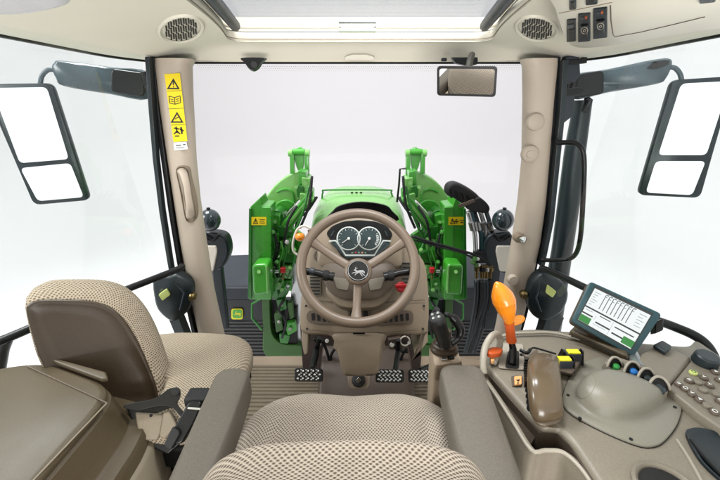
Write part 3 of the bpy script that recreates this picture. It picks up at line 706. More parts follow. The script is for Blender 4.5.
    B().cyl(C2.hit(m(283), 279, .14), C2.hit(m(283), 274, .14), .008, n=10).build('brass_nipple', 'brass', t)
    for k, (a, b_, c_, d_, e_, f_) in enumerate(((312, 176, 309, 205, 300, 228), (309, 186, 303, 212, 292, 238), (297, 206, 288, 222, 284, 246), (272, 226, 277, 244, 272, 262), (290, 240, 295, 256, 289, 276))):
        B().tube(smooth([C2.hit(m(a), b_, .09), C2.hit(m(c_), d_, .13), C2.hit(m(e_), f_, .10)], 6, False), .0085, 8).build('hydraulic_hose', ['rubber', 'greendark', 'rubber', 'rubber', 'greendark'][k], t, ang=180)
    for a, b_ in ((273, 232), (287, 242), (277, 262), (290, 268), (282, 290), (268, 252), (294, 250)):
        B().cyl(C2.hit(m(a), b_, .08), C2.hit(m(a), b_, .13), .016, n=6).cyl(C2.hit(m(a), b_, .13), C2.hit(m(a), b_, .145), .009, n=10).build('hex_bolt', ['greenlight', 'green', 'greenlight', 'steel'][int(a) % 4], t, bevel=.002)
    # lower curved leg and chassis bracket
    lg = smooth(C2.hits(L([(262, 292), (269, 292), (270, 312), (272, 334), (282, 344), (303, 347), (303, 358), (266, 357), (263, 330)])), 3)
    B().prism(lg, V((0, .08, 0))).build('lower_leg', 'olive', t, bevel=.008)
    for pts, cc_ in (([(276, 300), (285, 299), (287, 309), (279, 312)], 'greendark'), ([(274, 314), (281, 312), (283, 330), (276, 333)], 'olive'), ([(284, 324), (295, 322), (297, 331), (288, 336)], 'green'), ([(279, 334), (290, 336), (288, 344), (280, 343)], 'greendark'), ([(287, 303), (292, 302), (294, 318), (290, 320)], 'olive')):
        B().prism(roundpoly(C2.hits(L(pts), .02), .012), V((0, .05, 0))).build('leg_bracket', cc_, t, bevel=.004)
    for a, b_ in ((281, 305), (279, 322), (290, 329)): B().cyl(C2.hit(m(a), b_, .02), C2.hit(m(a), b_, .045), .013, n=6).build('hex_bolt', 'steel', t, bevel=.002)
    B().tube(smooth([C2.hit(m(a), b_, .05) for a, b_ in ((284, 300), (279, 310), (286, 322), (282, 338))], 4, False), .009, 8).build('hydraulic_hose', 'rubber', t, ang=180)
    B().prism(C2.hits(L([(290, 262), (303, 262), (304, 345), (292, 345)]), -.05), V((0, .04, 0))).build('chassis_panel', 'steel', t, bevel=.004)
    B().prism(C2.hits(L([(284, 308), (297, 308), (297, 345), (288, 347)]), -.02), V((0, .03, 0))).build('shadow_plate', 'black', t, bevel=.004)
    B().tube(C2.hits(L([(262, 298), (252, 304), (252, 318), (262, 330)]), .01), .009, 8).build('step_bracket', 'greendark', t)
    B().prism(C2.hits(L([(292, 228), (304, 236), (306, 262), (294, 262)]), -.04), V((0, .04, 0))).build('inner_plate', 'green', t, bevel=.004)
    return t
loader(-1, 'green loader mast left of the steering wheel')
loader(1, 'green loader mast right of the steering wheel, hoses bundled beside it')
bc = thing('orange_marker_light', 'small orange round light with a pale cable loop', 'marker light', P(300, 237, y=1.9))
B().ell(P(300, 237, y=1.9), .028, .028, .024).build('light_lens', 'orange', bc, ang=180)
B().tube(smooth([P(a, b, y=1.92) for a, b in ((311, 229), (304, 226), (297, 230), (293, 243), (294, 252), (302, 257), (308, 262))], 5, False), .0065, 8).build('light_cable', 'creamtrim', bc, ang=180)
B().tube(smooth([P(a, b, y=1.94) for a, b in ((309, 230), (310, 245), (312, 262))], 4, False), .0075, 8).build('light_stem', 'steel', bc)

# fenders / footwells beyond glass
def deer(b, pl, cx, cy, s, off, flip=1):
    """leaping deer mark: antlered head, arched body, four legs"""
    parts = [
      [(-1.0, .05), (-.75, .30), (-.30, .30), (.15, .22), (.42, .42), (.62, .40), (.66, .26), (.45, .15), (.35, -.05), (.02, -.12), (-.40, -.08), (-.72, .02), (-.9, -.2), (-1.0, -.15)],
      [(.30, -.02), (.75, -.02), (.95, -.18), (.92, -.26), (.70, -.14), (.25, -.14)],
      [(.10, -.08), (.45, -.30), (.55, -.50), (.46, -.50), (.36, -.36), (-.05, -.12)],
      [(-.55, .02), (-.85, -.35), (-1.1, -.55), (-1.05, -.62), (-.72, -.40), (-.40, -.06)],
      [(-.35, .02), (-.50, -.35), (-.70, -.62), (-.62, -.66), (-.38, -.38), (-.15, -.06)],
      [(.42, .40), (.30, .62), (.10, .66), (.12, .58), (.26, .54), (.34, .38)],
      [(.46, .42), (.46, .70), (.30, .84), (.30, .76), (.38, .68), (.40, .42)]]
    for p in parts:
        q = [pl.hit(cx+flip*x*s, cy-y*s, off) for x, y in p]
        b.prism(q, pl.n*.0008)
def fender(sg, label):
    MX = 358
    m = lambda px: px if sg < 0 else 2*MX-px
    t = thing('front_fender', label, 'fender', P(m(240), 350, y=2.4), 'dark fender panels beyond the windshield')
    def q(*pts): return [P(m(a), b, y=yy) for a, b, yy in pts]
    A = q((205, 256, 2.9), (262, 254, 2.9), (262, 291, 2.42), (205, 291, 2.42))
    B().prism(A, V((0, .0, -.03))).build('fender_top', 'slate', t, bevel=.006)
    C2 = Pl((0, 2.4, 0), (0, -1, 0))
    B().prism(C2.hits([(m(205), 288), (m(262), 288), (m(262), 300), (m(205), 300)]), V((0, .05, 0))).build('fender_ledge', 'navy', t, bevel=.01)
    B().prism(C2.hits([(m(200), 300), (m(310), 300), (m(310), 372), (m(200), 372)], -.03), V((0, .05, 0))).build('fender_panel', mat('near_black_panel', (34, 37, 40), .45, var=.15), t)
    s = B()
    for k in range(13):
        yy = 322+k*3.4
        s.prism(C2.hits([(m(216), yy), (m(304), yy), (m(304), yy+1.3), (m(216), yy+1.3)], -.02), V((0, .012, 0)))
    s.build('fender_slats', 'slats', t, bevel=.002)
    B().cyl(C2.hit(m(218.5), 293, .0), C2.hit(m(218.5), 293, .02), .012, n=12).build('chrome_plug', 'chrome', t)
    return t, C2
fL, fp = fender(-1, 'dark slatted fender panel with small green deer badge')
b = B().prism(roundpoly(fp.hits([(231.5, 308.5), (243, 308.5), (243, 319), (231.5, 319)], -.022), .02), V((0, -.006, 0)))
bg = b.build('deer_badge', 'yellow', fL)
B().prism(roundpoly(fp.hits([(232.7, 309.7), (241.8, 309.7), (241.8, 317.8), (232.7, 317.8)], -.0145), .016), V((0, -.002, 0))).build('badge_face', 'green', bg)
b = B(); deer(b, fp, 237.4, 314, 3.6, -.0115, -1); b.build('badge_deer', 'yellow', bg, smooth=False)
fender(1, 'dark slatted fender panel behind the hydraulic hoses')
# work lamps
def worklamp(sg, label):
    MX = 356.5
    m = lambda px: px if sg < 0 else 2*MX-px
    t = thing('work_lamp', label, 'work lamp', P(m(212), 275, y=1.9), 'round dark work lamps outside the front pillars')
    c = P(m(210), 220, y=1.9); B().ell(c, .058, .058, .062).build('lamp_globe', 'lampglass', t, ang=180)
    B().cyl(c+V((0, 0, .06)), c+V((0, 0, .07)), .010, n=10).build('globe_nub', 'black', t)
    pl_ = Pl((0, 1.92, 0), (0, -1, 0))
    B().prism(smooth(pl_.hits([(m(200), 236), (m(214), 233), (m(225), 237), (m(229), 248), (m(228), 258), (m(222), 268), (m(214), 272), (m(200), 272)]), 4), V((0, .08, 0))).build('lamp_body', 'teal', t, bevel=.015, seg=3)
    B().prism(roundpoly(pl_.hits([(m(200), 246), (m(216), 246), (m(217), 252), (m(213), 272), (m(200), 272)], .01), .012), V((0, .05, 0))).build('lamp_lens_back', 'cream', t, bevel=.01, seg=3)
    B().tube(smooth(pl_.hits([(m(203), 236), (m(212), 241), (m(219), 234)], .02), 4, False), .008, 8).build('lamp_bail', 'black', t)
    B().prism(pl_.hits([(m(212), 270), (m(222), 268), (m(228), 330), (m(216), 330)], .0), V((0, .04, 0))).build('lamp_post', 'teal', t, bevel=.01)
worklamp(-1, 'round dark work lamp outside the pillar with the warning label')
worklamp(1, 'round dark work lamp beside the hydraulic hoses')
# hose bundle with dark cover
hz = thing('hydraulic_hoses', 'bundle of hydraulic hoses with brass fittings under a black cover', 'hoses', P(478, 330, y=1.95))
hpn2 = Pl((0, 1.98, 0), (0, -1, 0))
B().prism(smooth(hpn2.hits([(447, 190), (450, 185), (457, 183.5), (468, 188), (478, 195), (480, 201), (471, 206), (464, 205), (455, 199), (448, 196)]), 4), V((0, .09, 0))).build('hose_cover', 'rubber', hz, bevel=.02, seg=3)
B().prism(smooth(hpn2.hits([(466, 207), (474, 200), (480, 198), (486, 202), (490, 208), (488, 213), (480, 213), (471, 211)], .02), 4), V((0, .09, 0))).build('hose_cover', 'rubber', hz, bevel=.02, seg=3)
for k in range(5): B().tube(smooth(hpn2.hits([(450+k*6, 188+k*2.4), (452+k*6, 193+k*2.2), (451+k*6, 198+k*1.8)], .012), 3, False), .005, 6).build('cover_fold', 'black', hz)
B().prism(hpn2.hits([(458, 205), (474, 199), (475, 202), (460, 208)], .022), V((0, .01, 0))).build('cover_strap', 'taupedark', hz, bevel=.002)
for k, (x0, x1, x2, x3) in enumerate(((468, 473, 478, 476), (474, 479, 483, 484), (480, 484, 488, 490), (486, 490, 492, 498), (471, 480, 485, 481))):
    m_ = ['steel', 'rubber', 'steel', 'tealgrey', 'tealframe'][k]
    B().tube(smooth([P(x0, 211, y=1.98+.02*(k % 2)), P(x0+4, 224, y=1.97), P(x1+2, 236, y=1.96+.02*(k % 2)), P(x2-2, 262, y=1.95)], 5, False), .013, 10).build('upper_hose', m_, hz, ang=180)
    B().cyl(P(x0+3, 222, y=1.955), P(x0+5, 230, y=1.955), .017, n=8).build('hose_crimp', 'steel', hz)
    B().cyl(P(x2-1, 265, y=1.93), P(x2-1.5, 278, y=1.93), .012, n=8).build('brass_fitting', 'brass', hz, bevel=.002)
    B().cyl(P(x2-1, 267, y=1.93), P(x2-1.2, 271, y=1.93), .017, n=6).build('hex_nut', ['brass', 'black', 'steel'][k % 3], hz, bevel=.002)
    B().tube(smooth([P(x2-1.5, 280, y=1.93), P(x2-2, 300, y=1.93), P(x2-6-k, 325, y=1.95), P(x2-12-2*k, 352, y=2.0)], 5, False), .015, 10).build('lower_hose', ['teal', 'rubber', 'teal', 'rubber', 'teal'][k], hz, ang=180)
B().box(P(481, 256, y=1.95), (.09, .05, .075)).build('coupler_block', 'black', hz, bevel=.008)
for a, b_ in ((475, 259), (476, 265), (473, 262)): B().cyl(P(a, b_, y=1.93), P(a, b_, y=1.90), .015, n=12).build('green_cap', 'olive', hz, bevel=.003)
for a, b_ in ((478, 259), (479, 265)): B().cyl(P(a, b_, y=1.93), P(a, b_, y=1.905), .010, n=10).build('steel_cap', 'steel', hz, bevel=.002)
cb = thing('black_cable', 'black cable running from the steering wheel to the hose bundle', 'cable', P(430, 242, y=1.9))
B().tube(smooth([P(412, 236, y=1.9), P(430, 242, y=1.9), P(455, 249, y=1.92), P(480, 257, y=1.93), P(492, 268, y=1.93)], 6, False), .0085, 8).build('cable_sheath', 'rubber', cb, ang=180)
B().tube(smooth([P(414, 240, y=1.9), P(440, 247, y=1.9), P(465, 254, y=1.92), P(478, 262, y=1.93)], 6, False), .0055, 8).build('cable_sheath', 'rubber', cb, ang=180)

# ================================================================ STEERING CONSOLE
nw = V((0, -math.cos(math.radians(42)), math.sin(math.radians(42))))
WP = Pl(P(358, 272, t=1.17), nw)
dash = thing('steering_console', 'taupe steering console with round gauges, air vents and stalks', 'dashboard', (0, 1.3, 0))
dn = V((0, -.86, .5))
DP = Pl(P(360, 243, t=1.33), dn)         # instrument plane
def body(name, pts, pl, depth, m_, par, inn=.012, off=0, sm=4, lip=.006, ang=60, taper=0):
    o_ = smooth(pl.hits(pts, off), sm) if sm else pl.hits(pts, off)
    return B().loft([[q-pl.n*depth for q in (inset(o_, taper) if taper else o_)], [q-pl.n*lip for q in o_], inset(o_, inn)] if lip else [[q-pl.n*depth for q in o_], o_], True, True).build(name, m_, par, ang=ang)
# binnacle hood around the gauges
body('gauge_housing', [(313, 236), (318, 226), (330, 218), (345, 214.5), (360, 213.5), (375, 214.5), (390, 218), (401, 226), (406, 236), (403, 250), (395, 268), (325, 268), (317, 250)], DP, .14, 'taupe', dash, inn=.012)
bz = roundpoly(DP.hits([(326, 233), (332, 226), (343, 221.5), (359, 220), (376, 221.5), (387, 226), (393, 234), (380, 259.5), (344, 260.5)], .004), .012)
B().loft([bz, inset([q-DP.n*.004 for q in bz], .004)], True, True).build('gauge_surround', 'black', dash)
cl = thing  # noqa
clus = B().prism(roundpoly(DP.hits([(330, 243), (334, 243), (339, 236), (380, 236), (386, 243), (391, 243), (377, 257.5), (346, 257.5)], .0045), .006), DP.n*.002).build('instrument_cluster', 'gauge', dash)
for s_, pts in ((0, [(329, 240.5), (336, 240), (346, 254.5), (374, 254.5), (383, 240), (391, 240.5), (391, 241.6), (383.6, 241.3), (374.6, 256), (345.4, 256), (335.4, 241.3), (329, 241.6)]),):
    B().prism(DP.hits(pts, .0066), DP.n*.0015).build('cluster_trim', 'gaugering', clus)
for gx, na in ((348.7, 215), (369.2, 240)):
    c = DP.hit(gx, 238.7, .0066); R_ = .0445
    tk = B().lathe(c, DP.n, [(R_, 0), (R_, .004), (R_-.003, .005), (R_-.005, .0035), (.0001, .0035)], 40)
    tk.mt(1).torus(c+DP.n*.004, DP.n, R_-.0025, .0026, 48, 8)
    for k in range(15):
        a = math.radians(225-k*270/14); r0 = R_-.014 if k % 2 == 0 else R_-.011; r1 = R_-.007
        dv = WP.u*0+DP.u*math.cos(a)+DP.v*math.sin(a); sv = DP.n.cross(dv)
        tk.box(c+dv*((r0+r1)/2)+DP.n*.0042, (r1-r0, .0016 if k % 2 == 0 else .001, .0006), dv, sv, DP.n)
    if gx > 360:
        for k in range(6):
            a = math.radians(20-k*12); dv = DP.u*math.cos(a)+DP.v*math.sin(a); sv = DP.n.cross(dv)
            tk.box(c+dv*(R_-.013)+DP.n*.0044, (.009, .004, .0008), dv, sv, DP.n)
    tk.mt(2)
    a = math.radians(na); dv = DP.u*math.cos(a)+DP.v*math.sin(a); sv = DP.n.cross(dv)
    tk.box(c+dv*.013+DP.n*.006, (.034, .0022, .0012), dv, sv, DP.n).cyl(c+DP.n*.004, c+DP.n*.008, .005, n=14).build('gauge', ['gauge', 'gaugering', 'white'], clus, ang=30)
ar = []
for k in range(7):
    x = 349+k*3.3
    ar.append(B().cyl(DP.hit(x, 252.5-abs(k-3)*-.3, .0068), DP.hit(x, 252.5, .0082), .0032, n=8).build('warning_light', ['tealgrey', 'lcd', 'red', 'lcd', 'peach', 'lcd', 'tealgrey'][k], clus))
for a, b_ in (((332, 243.5), (335.5, 247)), ((386, 243.5), (382.5, 247)), ((331, 236), (334, 231)), ((387.5, 236), (385, 231))):
    B().cyl(DP.hit(*a, .0068), DP.hit(*b_, .0068), .0022, n=6).build('small_gauge', 'tealgrey', clus)
# dash face below gauges
FP = Pl(P(360, 285, t=1.38), V((0, -.9, .43)))
body('console_face', [(303, 262), (308, 246), (318, 240), (402, 240), (411, 246), (424, 262), (428, 285), (429, 318), (426, 334), (400, 335), (384, 338), (383, 352), (337, 352), (334, 338), (322, 335), (303, 333), (300, 318), (302, 285)], FP, .10, 'taupe', dash, inn=.014, off=-.02, sm=3)
body('console_foot', [(335, 334), (383, 334), (384, 345), (380, 368), (376, 375), (366, 376.5), (350, 376.5), (344, 375), (341, 368), (336, 345)], FP, .10, 'taupe', dash, inn=.012, off=-.005, sm=3)
B().box(FP.hit(359, 333.5, .003), (.045, .004, .004)).build('catch_slot', 'black', dash)
B().tube(smooth(FP.hits([(306, 300), (330, 302), (345, 306)], -.0125), 4, False), .0012, 6).build('face_seam', 'taupedark', dash)
B().tube(smooth(FP.hits([(425, 300), (390, 302), (374, 306)], -.0125), 4, False), .0012, 6).build('face_seam', 'taupedark', dash)
B().tube(FP.hits([(312, 330), (334, 332.5), (384, 332.5), (418, 330)], -.0105), .0012, 6).build('face_seam', 'taupedark', dash)
for a, b_ in ((306, 306), (424, 306), (307, 329), (423, 329)): B().cyl(FP.hit(a, b_, -.016), FP.hit(a, b_, -.010), .0045, n=10).build('face_screw', 'black', dash)
# side skirts
for a in ([(302, 322), (309, 325), (308, 354), (304, 356), (301, 340)], [(428, 322), (421, 325), (420, 354), (415, 358), (428, 342)]):
    B().prism(FP.hits(a, -.03), V((0, .16, 0))).build('side_skirt', 'taupe', dash, bevel=.006)
# vents
for sx, (x0, x1, y0, y1) in ((0, (309, 321, 276, 296)), (1, (401, 413, 262, 296))):
    c4 = [(x0, y0), (x1, y0), (x1, y1), (x0, y1)]
    o_ = B().prism(roundpoly(FP.hits(c4, -.014), .004), FP.n*.004).build('air_vent', 'console', dash, bevel=.001)
    n_ = 6 if sx == 0 else 9
    for k in range(n_):
        yy = y0+(y1-y0)*(k+.5)/n_
        B().prism(FP.hits([(x0+1.2, yy-1.0), (x1-1.2, yy-1.0), (x1-1.2, yy+.6), (x0+1.2, yy+.6)], -.006), FP.n*.002).build('vent_slot', 'void', o_)
# storage wells
for pts in ([(309, 311), (330, 311), (342, 317), (346, 325), (330, 324.5), (309, 322.5)], [(411, 311), (390, 311), (378, 317), (374, 325), (390, 324.5), (411, 322.5)]):
    o_ = B().prism(smooth(FP.hits(pts, -.013), 3), FP.n*.002).build('storage_well', 'taupedark', dash, bevel=.001)
    s_ = 1 if pts[0][0] < 360 else -1
    for k in range(5):
        x = pts[0][0]+s_*(4+k*5.5)
        B().prism(FP.hits([(x-1.6, 313.5+k*.9), (x+1.6, 313+k*.9), (x+2.0, 320+k*.7), (x-1, 320.5+k*.6)], -.0105), FP.n*.002).build('well_slot', 'void', o_)
o_ = B().prism(roundpoly(FP.hits([(347, 309), (371, 309), (369, 326), (350, 326)], -.013), .01), FP.n*.002).build('storage_well', 'taupedark', dash, bevel=.001)
for a, b_ in ((350, 354.5), (363.5, 368)):
    B().prism(roundpoly(FP.hits([(a, 311), (b_, 311), (b_, 323), (a, 323)], -.0105), .004), FP.n*.002).build('well_slot', 'void', o_)
# column shroud below wheel
SP_ = Pl(P(359, 283, t=1.27), V((0, -.8, .6)))
body('column_shroud', [(322, 268), (330, 262), (345, 266), (359, 268), (373, 266), (388, 262), (396, 268), (395, 282), (385, 294), (372, 299), (345, 299), (332, 294), (324, 282)], SP_, .14, 'taupedark', dash, inn=.01, taper=.02)
body('shroud_collar', [(328, 284), (338, 296), (346, 300), (372, 300), (380, 296), (390, 284), (392, 292), (382, 304), (370, 308), (348, 308), (336, 304), (326, 292)], SP_, .10, 'taupe', dash, inn=.004, off=-.03, sm=3)
for a in ([(333, 277), (350, 280), (348, 291), (337, 289)], [(385, 277), (368, 280), (370, 291), (381, 289)]):
    B().prism(roundpoly(SP_.hits(a, .001), .006), SP_.n*.006).build('shroud_key', 'console', dash, bevel=.002)
# stalks
for s_, pts in ((-1, [(334, 277), (326, 275.5), (318, 273), (303, 271)]), (1, [(384, 277), (391, 275.5), (399, 273), (416, 270.5)])):
    st = B().tube([P(a, b_, t=1.22) for a, b_ in pts], [.016, .012, .0115, .0125], 12).build('control_stalk', 'black', dash, ang=50)
    B().lathe(P(*pts[1], t=1.22), (s_, 0, .05), [(.017, -.01), (.019, 0), (.017, .010)], 14).build('stalk_collar', 'rubber', st)
B().tube([P(310, 271, t=1.205), P(314, 271.6, t=1.205)], .0128, 12).build('stalk_mark', 'slate', dash)
q = P(401, 287, t=1.28)
B().lathe(q, (0, -.8, .6), [(.016, -.02), (.019, 0), (.019, .008), (.012, .012)], 12).mt(0).box(q+V((.0, -.012, .01)), (.044, .010, .014)).build('red_knob', 'red', dash, bevel=.003)
B().lathe(FP.hit(396, 262, 0), FP.n, [(.020, 0), (.019, .018), (.016, .022), (.0001, .024)], 20).build('rotary_knob', 'rubber', dash, bevel=.002)
B().lathe(FP.hit(320, 256, 0), FP.n, [(.024, 0), (.024, .006), (.018, .008), (.0001, .004)], 24).mt(1).box(FP.hit(320, 256, .01), (.03, .008, .012)).build('ignition_switch', ['taupedark', 'taupe'], dash)
# cavity under the console; its gloom is put into the dark panel colour
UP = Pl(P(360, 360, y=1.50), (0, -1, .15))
B().prism(UP.hits([(300, 325), (424, 325), (420, 372), (303, 372)], -.02), V((0, .03, 0))).build('firewall_panel', mat('shaded_firewall_brown', (62, 50, 45), .6, var=.2), dash)
B().prism(UP.hits([(386, 357), (406, 357), (407, 364), (387, 365)], .03), V((0, .08, 0))).build('valve_cover', 'redbrown', dash, bevel=.006)
B().prism(UP.hits([(388, 340), (401, 338), (402, 354), (390, 356)], .0), V((0, .03, 0))).build('mount_bracket', 'redbrown', dash, bevel=.003)
for pts in ([(322, 340), (327, 352), (330, 366)], [(338, 345), (331, 356), (332, 372)], [(392, 342), (398, 350), (408, 352)], [(407, 348), (402, 356), (398, 372)], [(314, 338), (318, 348), (315, 366)]):
    B().tube(smooth([UP.hit(a, b_, .05) for a, b_ in pts], 5, False), .007, 8).build('wiring_loom', 'black', dash, ang=180)
for a, b_, r_ in ((319, 344, .012), (327, 341, .010), (392, 345, .012), (409, 343, .008)):
    B().cyl(UP.hit(a, b_, .03), UP.hit(a, b_, .06), r_, n=10).build('fixing_bolt', 'steel', dash, bevel=.002)
B().torus(UP.hit(405, 341, .10), (0, -1, .3), .022, .0035, 28, 8).build('hook_ring', 'creamtrim', dash)
# floor tunnel
tn = thing('floor_tunnel', 'brown raised tunnel plate under the pedals with a round plug', 'floor tunnel', (0, 1.4, 0))
TP = Pl((0, 1.36, .05), (0, -.55, .83))
B().loft([[V((a, b_, .0)) for a, b_ in ((-.20, 1.20), (.26, 1.20), (.27, 1.55), (-.21, 1.55))], [V((a, b_, z_)) for a, b_, z_ in ((-.19, 1.24, .05), (.25, 1.24, .05), (.25, 1.55, .16), (-.19, 1.55, .16))]]).build('tunnel_plate', 'redbrown', tn, bevel=.012)
TQ = Pl(P(359, 381, y=1.27), (0, -.6, .8))
B().prism(roundpoly(TQ.hits([(347, 373), (371, 373), (369, 389), (349, 389)], .0), .02), TQ.n*.006).build('plug_plate', 'taupe', tn, bevel=.003)
B().lathe(TQ.hit(358.5, 380.5, .006), TQ.n, [(.030, 0), (.028, .012), (.018, .016), (.0001, .016)], 24).build('round_plug', 'rubber', tn, bevel=.002)
dd = TQ.hit(358.5, 380.5, .024); B().prism([dd+TQ.u*.013, dd+TQ.v*.013, dd-TQ.u*.013, dd-TQ.v*.013], TQ.n*.005).build('plug_diamond', 'chrome', tn, bevel=.001)
# pedals
def pedal(x0, x1, y0, y1, label, arm, cols):
    pl_ = Pl(P((x0+x1)/2, (y0+y1)/2, y=1.22), (0, -.62, .78))
    t = thing('foot_pedal', label, 'pedal', pl_.hit((x0+x1)/2, y1), 'foot pedals under the steering console')
    B().prism(roundpoly(pl_.hits([(x0, y0), (x1, y0+.5), (x1, y1), (x0, y1-.3)], 0), .012), -pl_.n*.012).build('pedal_pad', 'black', t, bevel=.003)
    B().prism(roundpoly(pl_.hits([(x0+1.5, y0+1.5), (x1-1.5, y0+2), (x1-1.5, y1-1.5), (x0+1.5, y1-1.8)], .0005), .008), pl_.n*.003).build('pedal_plate', 'black', t, bevel=.001)
    st = B()
    for r in range(3):
        for k in range(cols):
            fx = (k+.5+(.25 if r % 2 else -.25)*.6)/cols; c = pl_.hit(x0+1.5+(x1-x0-3)*fx, y0+3.2+(y1-y0-6)*r/2, .0035)
            st.lathe(c, pl_.n, [(.0052, 0), (.0048, .003), (.003, .0045), (.0018, .004)], 8)
    st.build('grip_studs', 'chrome', t)
    st = B()
    for r in range(4):
        for k in range(cols-1):
            fx = (k+1)/cols; c = pl_.hit(x0+1.5+(x1-x0-3)*fx, y0+1.8+(y1-y0-3.6)*r/3, .0035)
            st.box(c, (.007, .004, .002), pl_.u, pl_.v, pl_.n)
    st.build('plate_treads', 'steel', t)
    B().tube([pl_.hit(*arm[0], -.015)]+[P(a, b_, y=1.42) for a, b_ in arm[1:]], .012, 10).build('pedal_arm', 'black', t)
pedal(294.5, 323, 368, 381.5, 'single studded metal pedal left of the console foot', [(312, 370), (316, 350), (320, 338)], 5)
pedal(375.5, 404, 369, 382.5, 'studded metal pedal right of the console foot, nearer of the pair', [(395, 372), (398, 352), (398, 340)], 6)
pedal(408.5, 436, 369, 382.5, 'outermost studded metal pedal beside the joystick pedestal', [(420, 371), (430, 366), (440, 360)], 6)
# steering wheel
wc = WP.hit(358, 271); rw = .2
top_ = (WP.hit(358, 214.5)-WP.hit(358, 328)).length/2; side_ = (WP.hit(300.5, 271)-WP.hit(415.5, 271)).length/2
wc = (WP.hit(358, 211.5)+WP.hit(358, 325))/2; rw = (top_+side_)/2-.003
print('wheel', top_, side_, wc)
wh = B().torus(wc, WP.n, rw, .0168, 96, 18).build('steering_wheel', 'wheel', dash, ang=180)
hub = WP.hit(358.2, 272, -.012)
def spoke(px, py, w0, w1):
    e = WP.hit(px, py, 0); d_ = (e-hub).normalized(); sd = WP.n.cross(d_).normalized(); nn = d_.cross(sd).normalized()
    if nn.dot(WP.n) < 0: nn = -nn
    rings = []
    for t_ in (0, .15, .4, .7, .9, 1.0):
        c = hub.lerp(e, t_)-WP.n*.012*math.sin(PI*t_); w_ = w0+(w1-w0)*t_+(.012*max(0, t_-.8)*5)
        rings.append([c+sd*(w_*math.copysign(abs(math.cos(k*PI/8))**.7, math.cos(k*PI/8)))+nn*(.009*math.sin(k*PI/8)) for k in range(16)])
    B().loft(rings).build('wheel_spoke', 'wheel', wh, ang=180)
spoke(307, 238, .016, .012); spoke(409.5, 238, .016, .012); spoke(356, 323.5, .015, .012)
hb_ = B().lathe(hub-WP.n*.02, WP.n, [(.040, 0), (.045, .012), (.046, .026), (.043, .033), (.036, .036), (.034, .033), (.0001, .033)], 40).build('wheel_hub', 'wheel', wh, ang=50)
em = B(); em.lathe(hub+WP.n*.013, WP.n, [(.034, 0), (.034, .005), (.0325, .0062), (.031, .005), (.0001, .005)], 40)
em.mt(1).torus(hub+WP.n*.0185, WP.n, .0325, .0016, 40, 6)
cpx = 358.2; b = em; EPl = Pl(hub+WP.n*.0182, WP.n); deer(b, EPl, cpx, 272.2, 6.6, 0, -1); em.build('hub_emblem', ['void', 'chrome'], wh, ang=30)

# ================================================================ JOYSTICK
js = thing('loader_joystick', 'black joystick with cross of buttons on a taupe pedestal', 'joystick', P(447, 400, y=.9, ))
jy = .80
JT = Pl(P(447, 354, z=.70), (0, -.12, 1))
tp = roundpoly(JT.hits([(429, 344), (456, 342), (463.5, 363), (434, 367)]), .012)
B().loft([[q+V((.0, .02, -.45)) for q in inset(tp, .02)], [q+V((0, 0, -.01)) for q in tp], inset(tp, .004)]).build('pedestal', 'taupe', js, ang=50)
for i, (x, y_) in enumerate(((444, 360), (451, 358.5))):
    B().prism(roundpoly(JT.hits([(x-3, y_-1.3), (x+3, y_-1.8), (x+3.4, y_+1), (x-2.6, y_+1.5)], .0), .003), JT.n*.006).build('pedestal_switch', ['steel', 'black'][i], js, bevel=.001)
bt = B(); base = JT.hit(444, 350); tpj = base+V((-.02, -.005, .10))
bt.loft([[base+V((a*.036*math.cos(k*PI/12), a*.029*math.sin(k*PI/12), h)) for k in range(24)] for a, h in ((1, 0), (1, .008), (.86, .012), (.9, .018), (.72, .022), (.78, .028), (.58, .032), (.62, .038), (.42, .042), (.4, .06))])
bt.build('rubber_boot', 'shell', js, ang=60)
g0 = P(445, 345, t=.88); g1 = P(442.5, 336, t=.865); g2 = P(439.5, 327, t=.85); g3 = P(437, 319.5, t=.84)
B().tube(smooth([base+V((0, 0, .03)), g0, g1, g2, g3], 4, False), [.015]*4+[.0165]*4+[.018]*4+[.0185]*3+[.019, .016], 18, flat=.85).build('joystick_grip', 'black', js, ang=60)
ax = (g3-g2).normalized()
B().lathe(g3, ax, [(.0175, -.006), (.019, .004), (.016, .010), (.0001, .012)], 24).build('grip_cap', 'rubber', js, ang=60)
u_, v_, w_ = frame_of(ax)
for k in range(4):
    a = PI/4+k*PI/2; q = g3+ax*.008+(u_*math.cos(a)+v_*math.sin(a))*.0095
    B().lathe(q, ax, [(.0042, 0), (.004, .005), (.0025, .0065)], 10).build('grip_button', 'steel', js)
B().tube(smooth([P(445, 314, t=.86), P(453, 318, t=.87), P(460, 328, t=.88), P(458, 337, t=.885), P(450, 344, t=.885)], 5, False), [.006]*5+[.011]*10+[.009]*5+[.006], 12).build('hand_guard', 'black', js, ang=180)
B().tube(smooth([P(437, 309, t=.9), P(432, 318, t=.92), P(431, 330, t=.93)], 4, False), .008, 10).build('grip_lead', 'rubber', js)
B().prism([P(a, b_, t=1.02) for a, b_ in ((441, 389), (446, 386), (450, 398), (440, 399))], V((0, .05, -.02))).build('orange_tab', 'peach', js, bevel=.004)

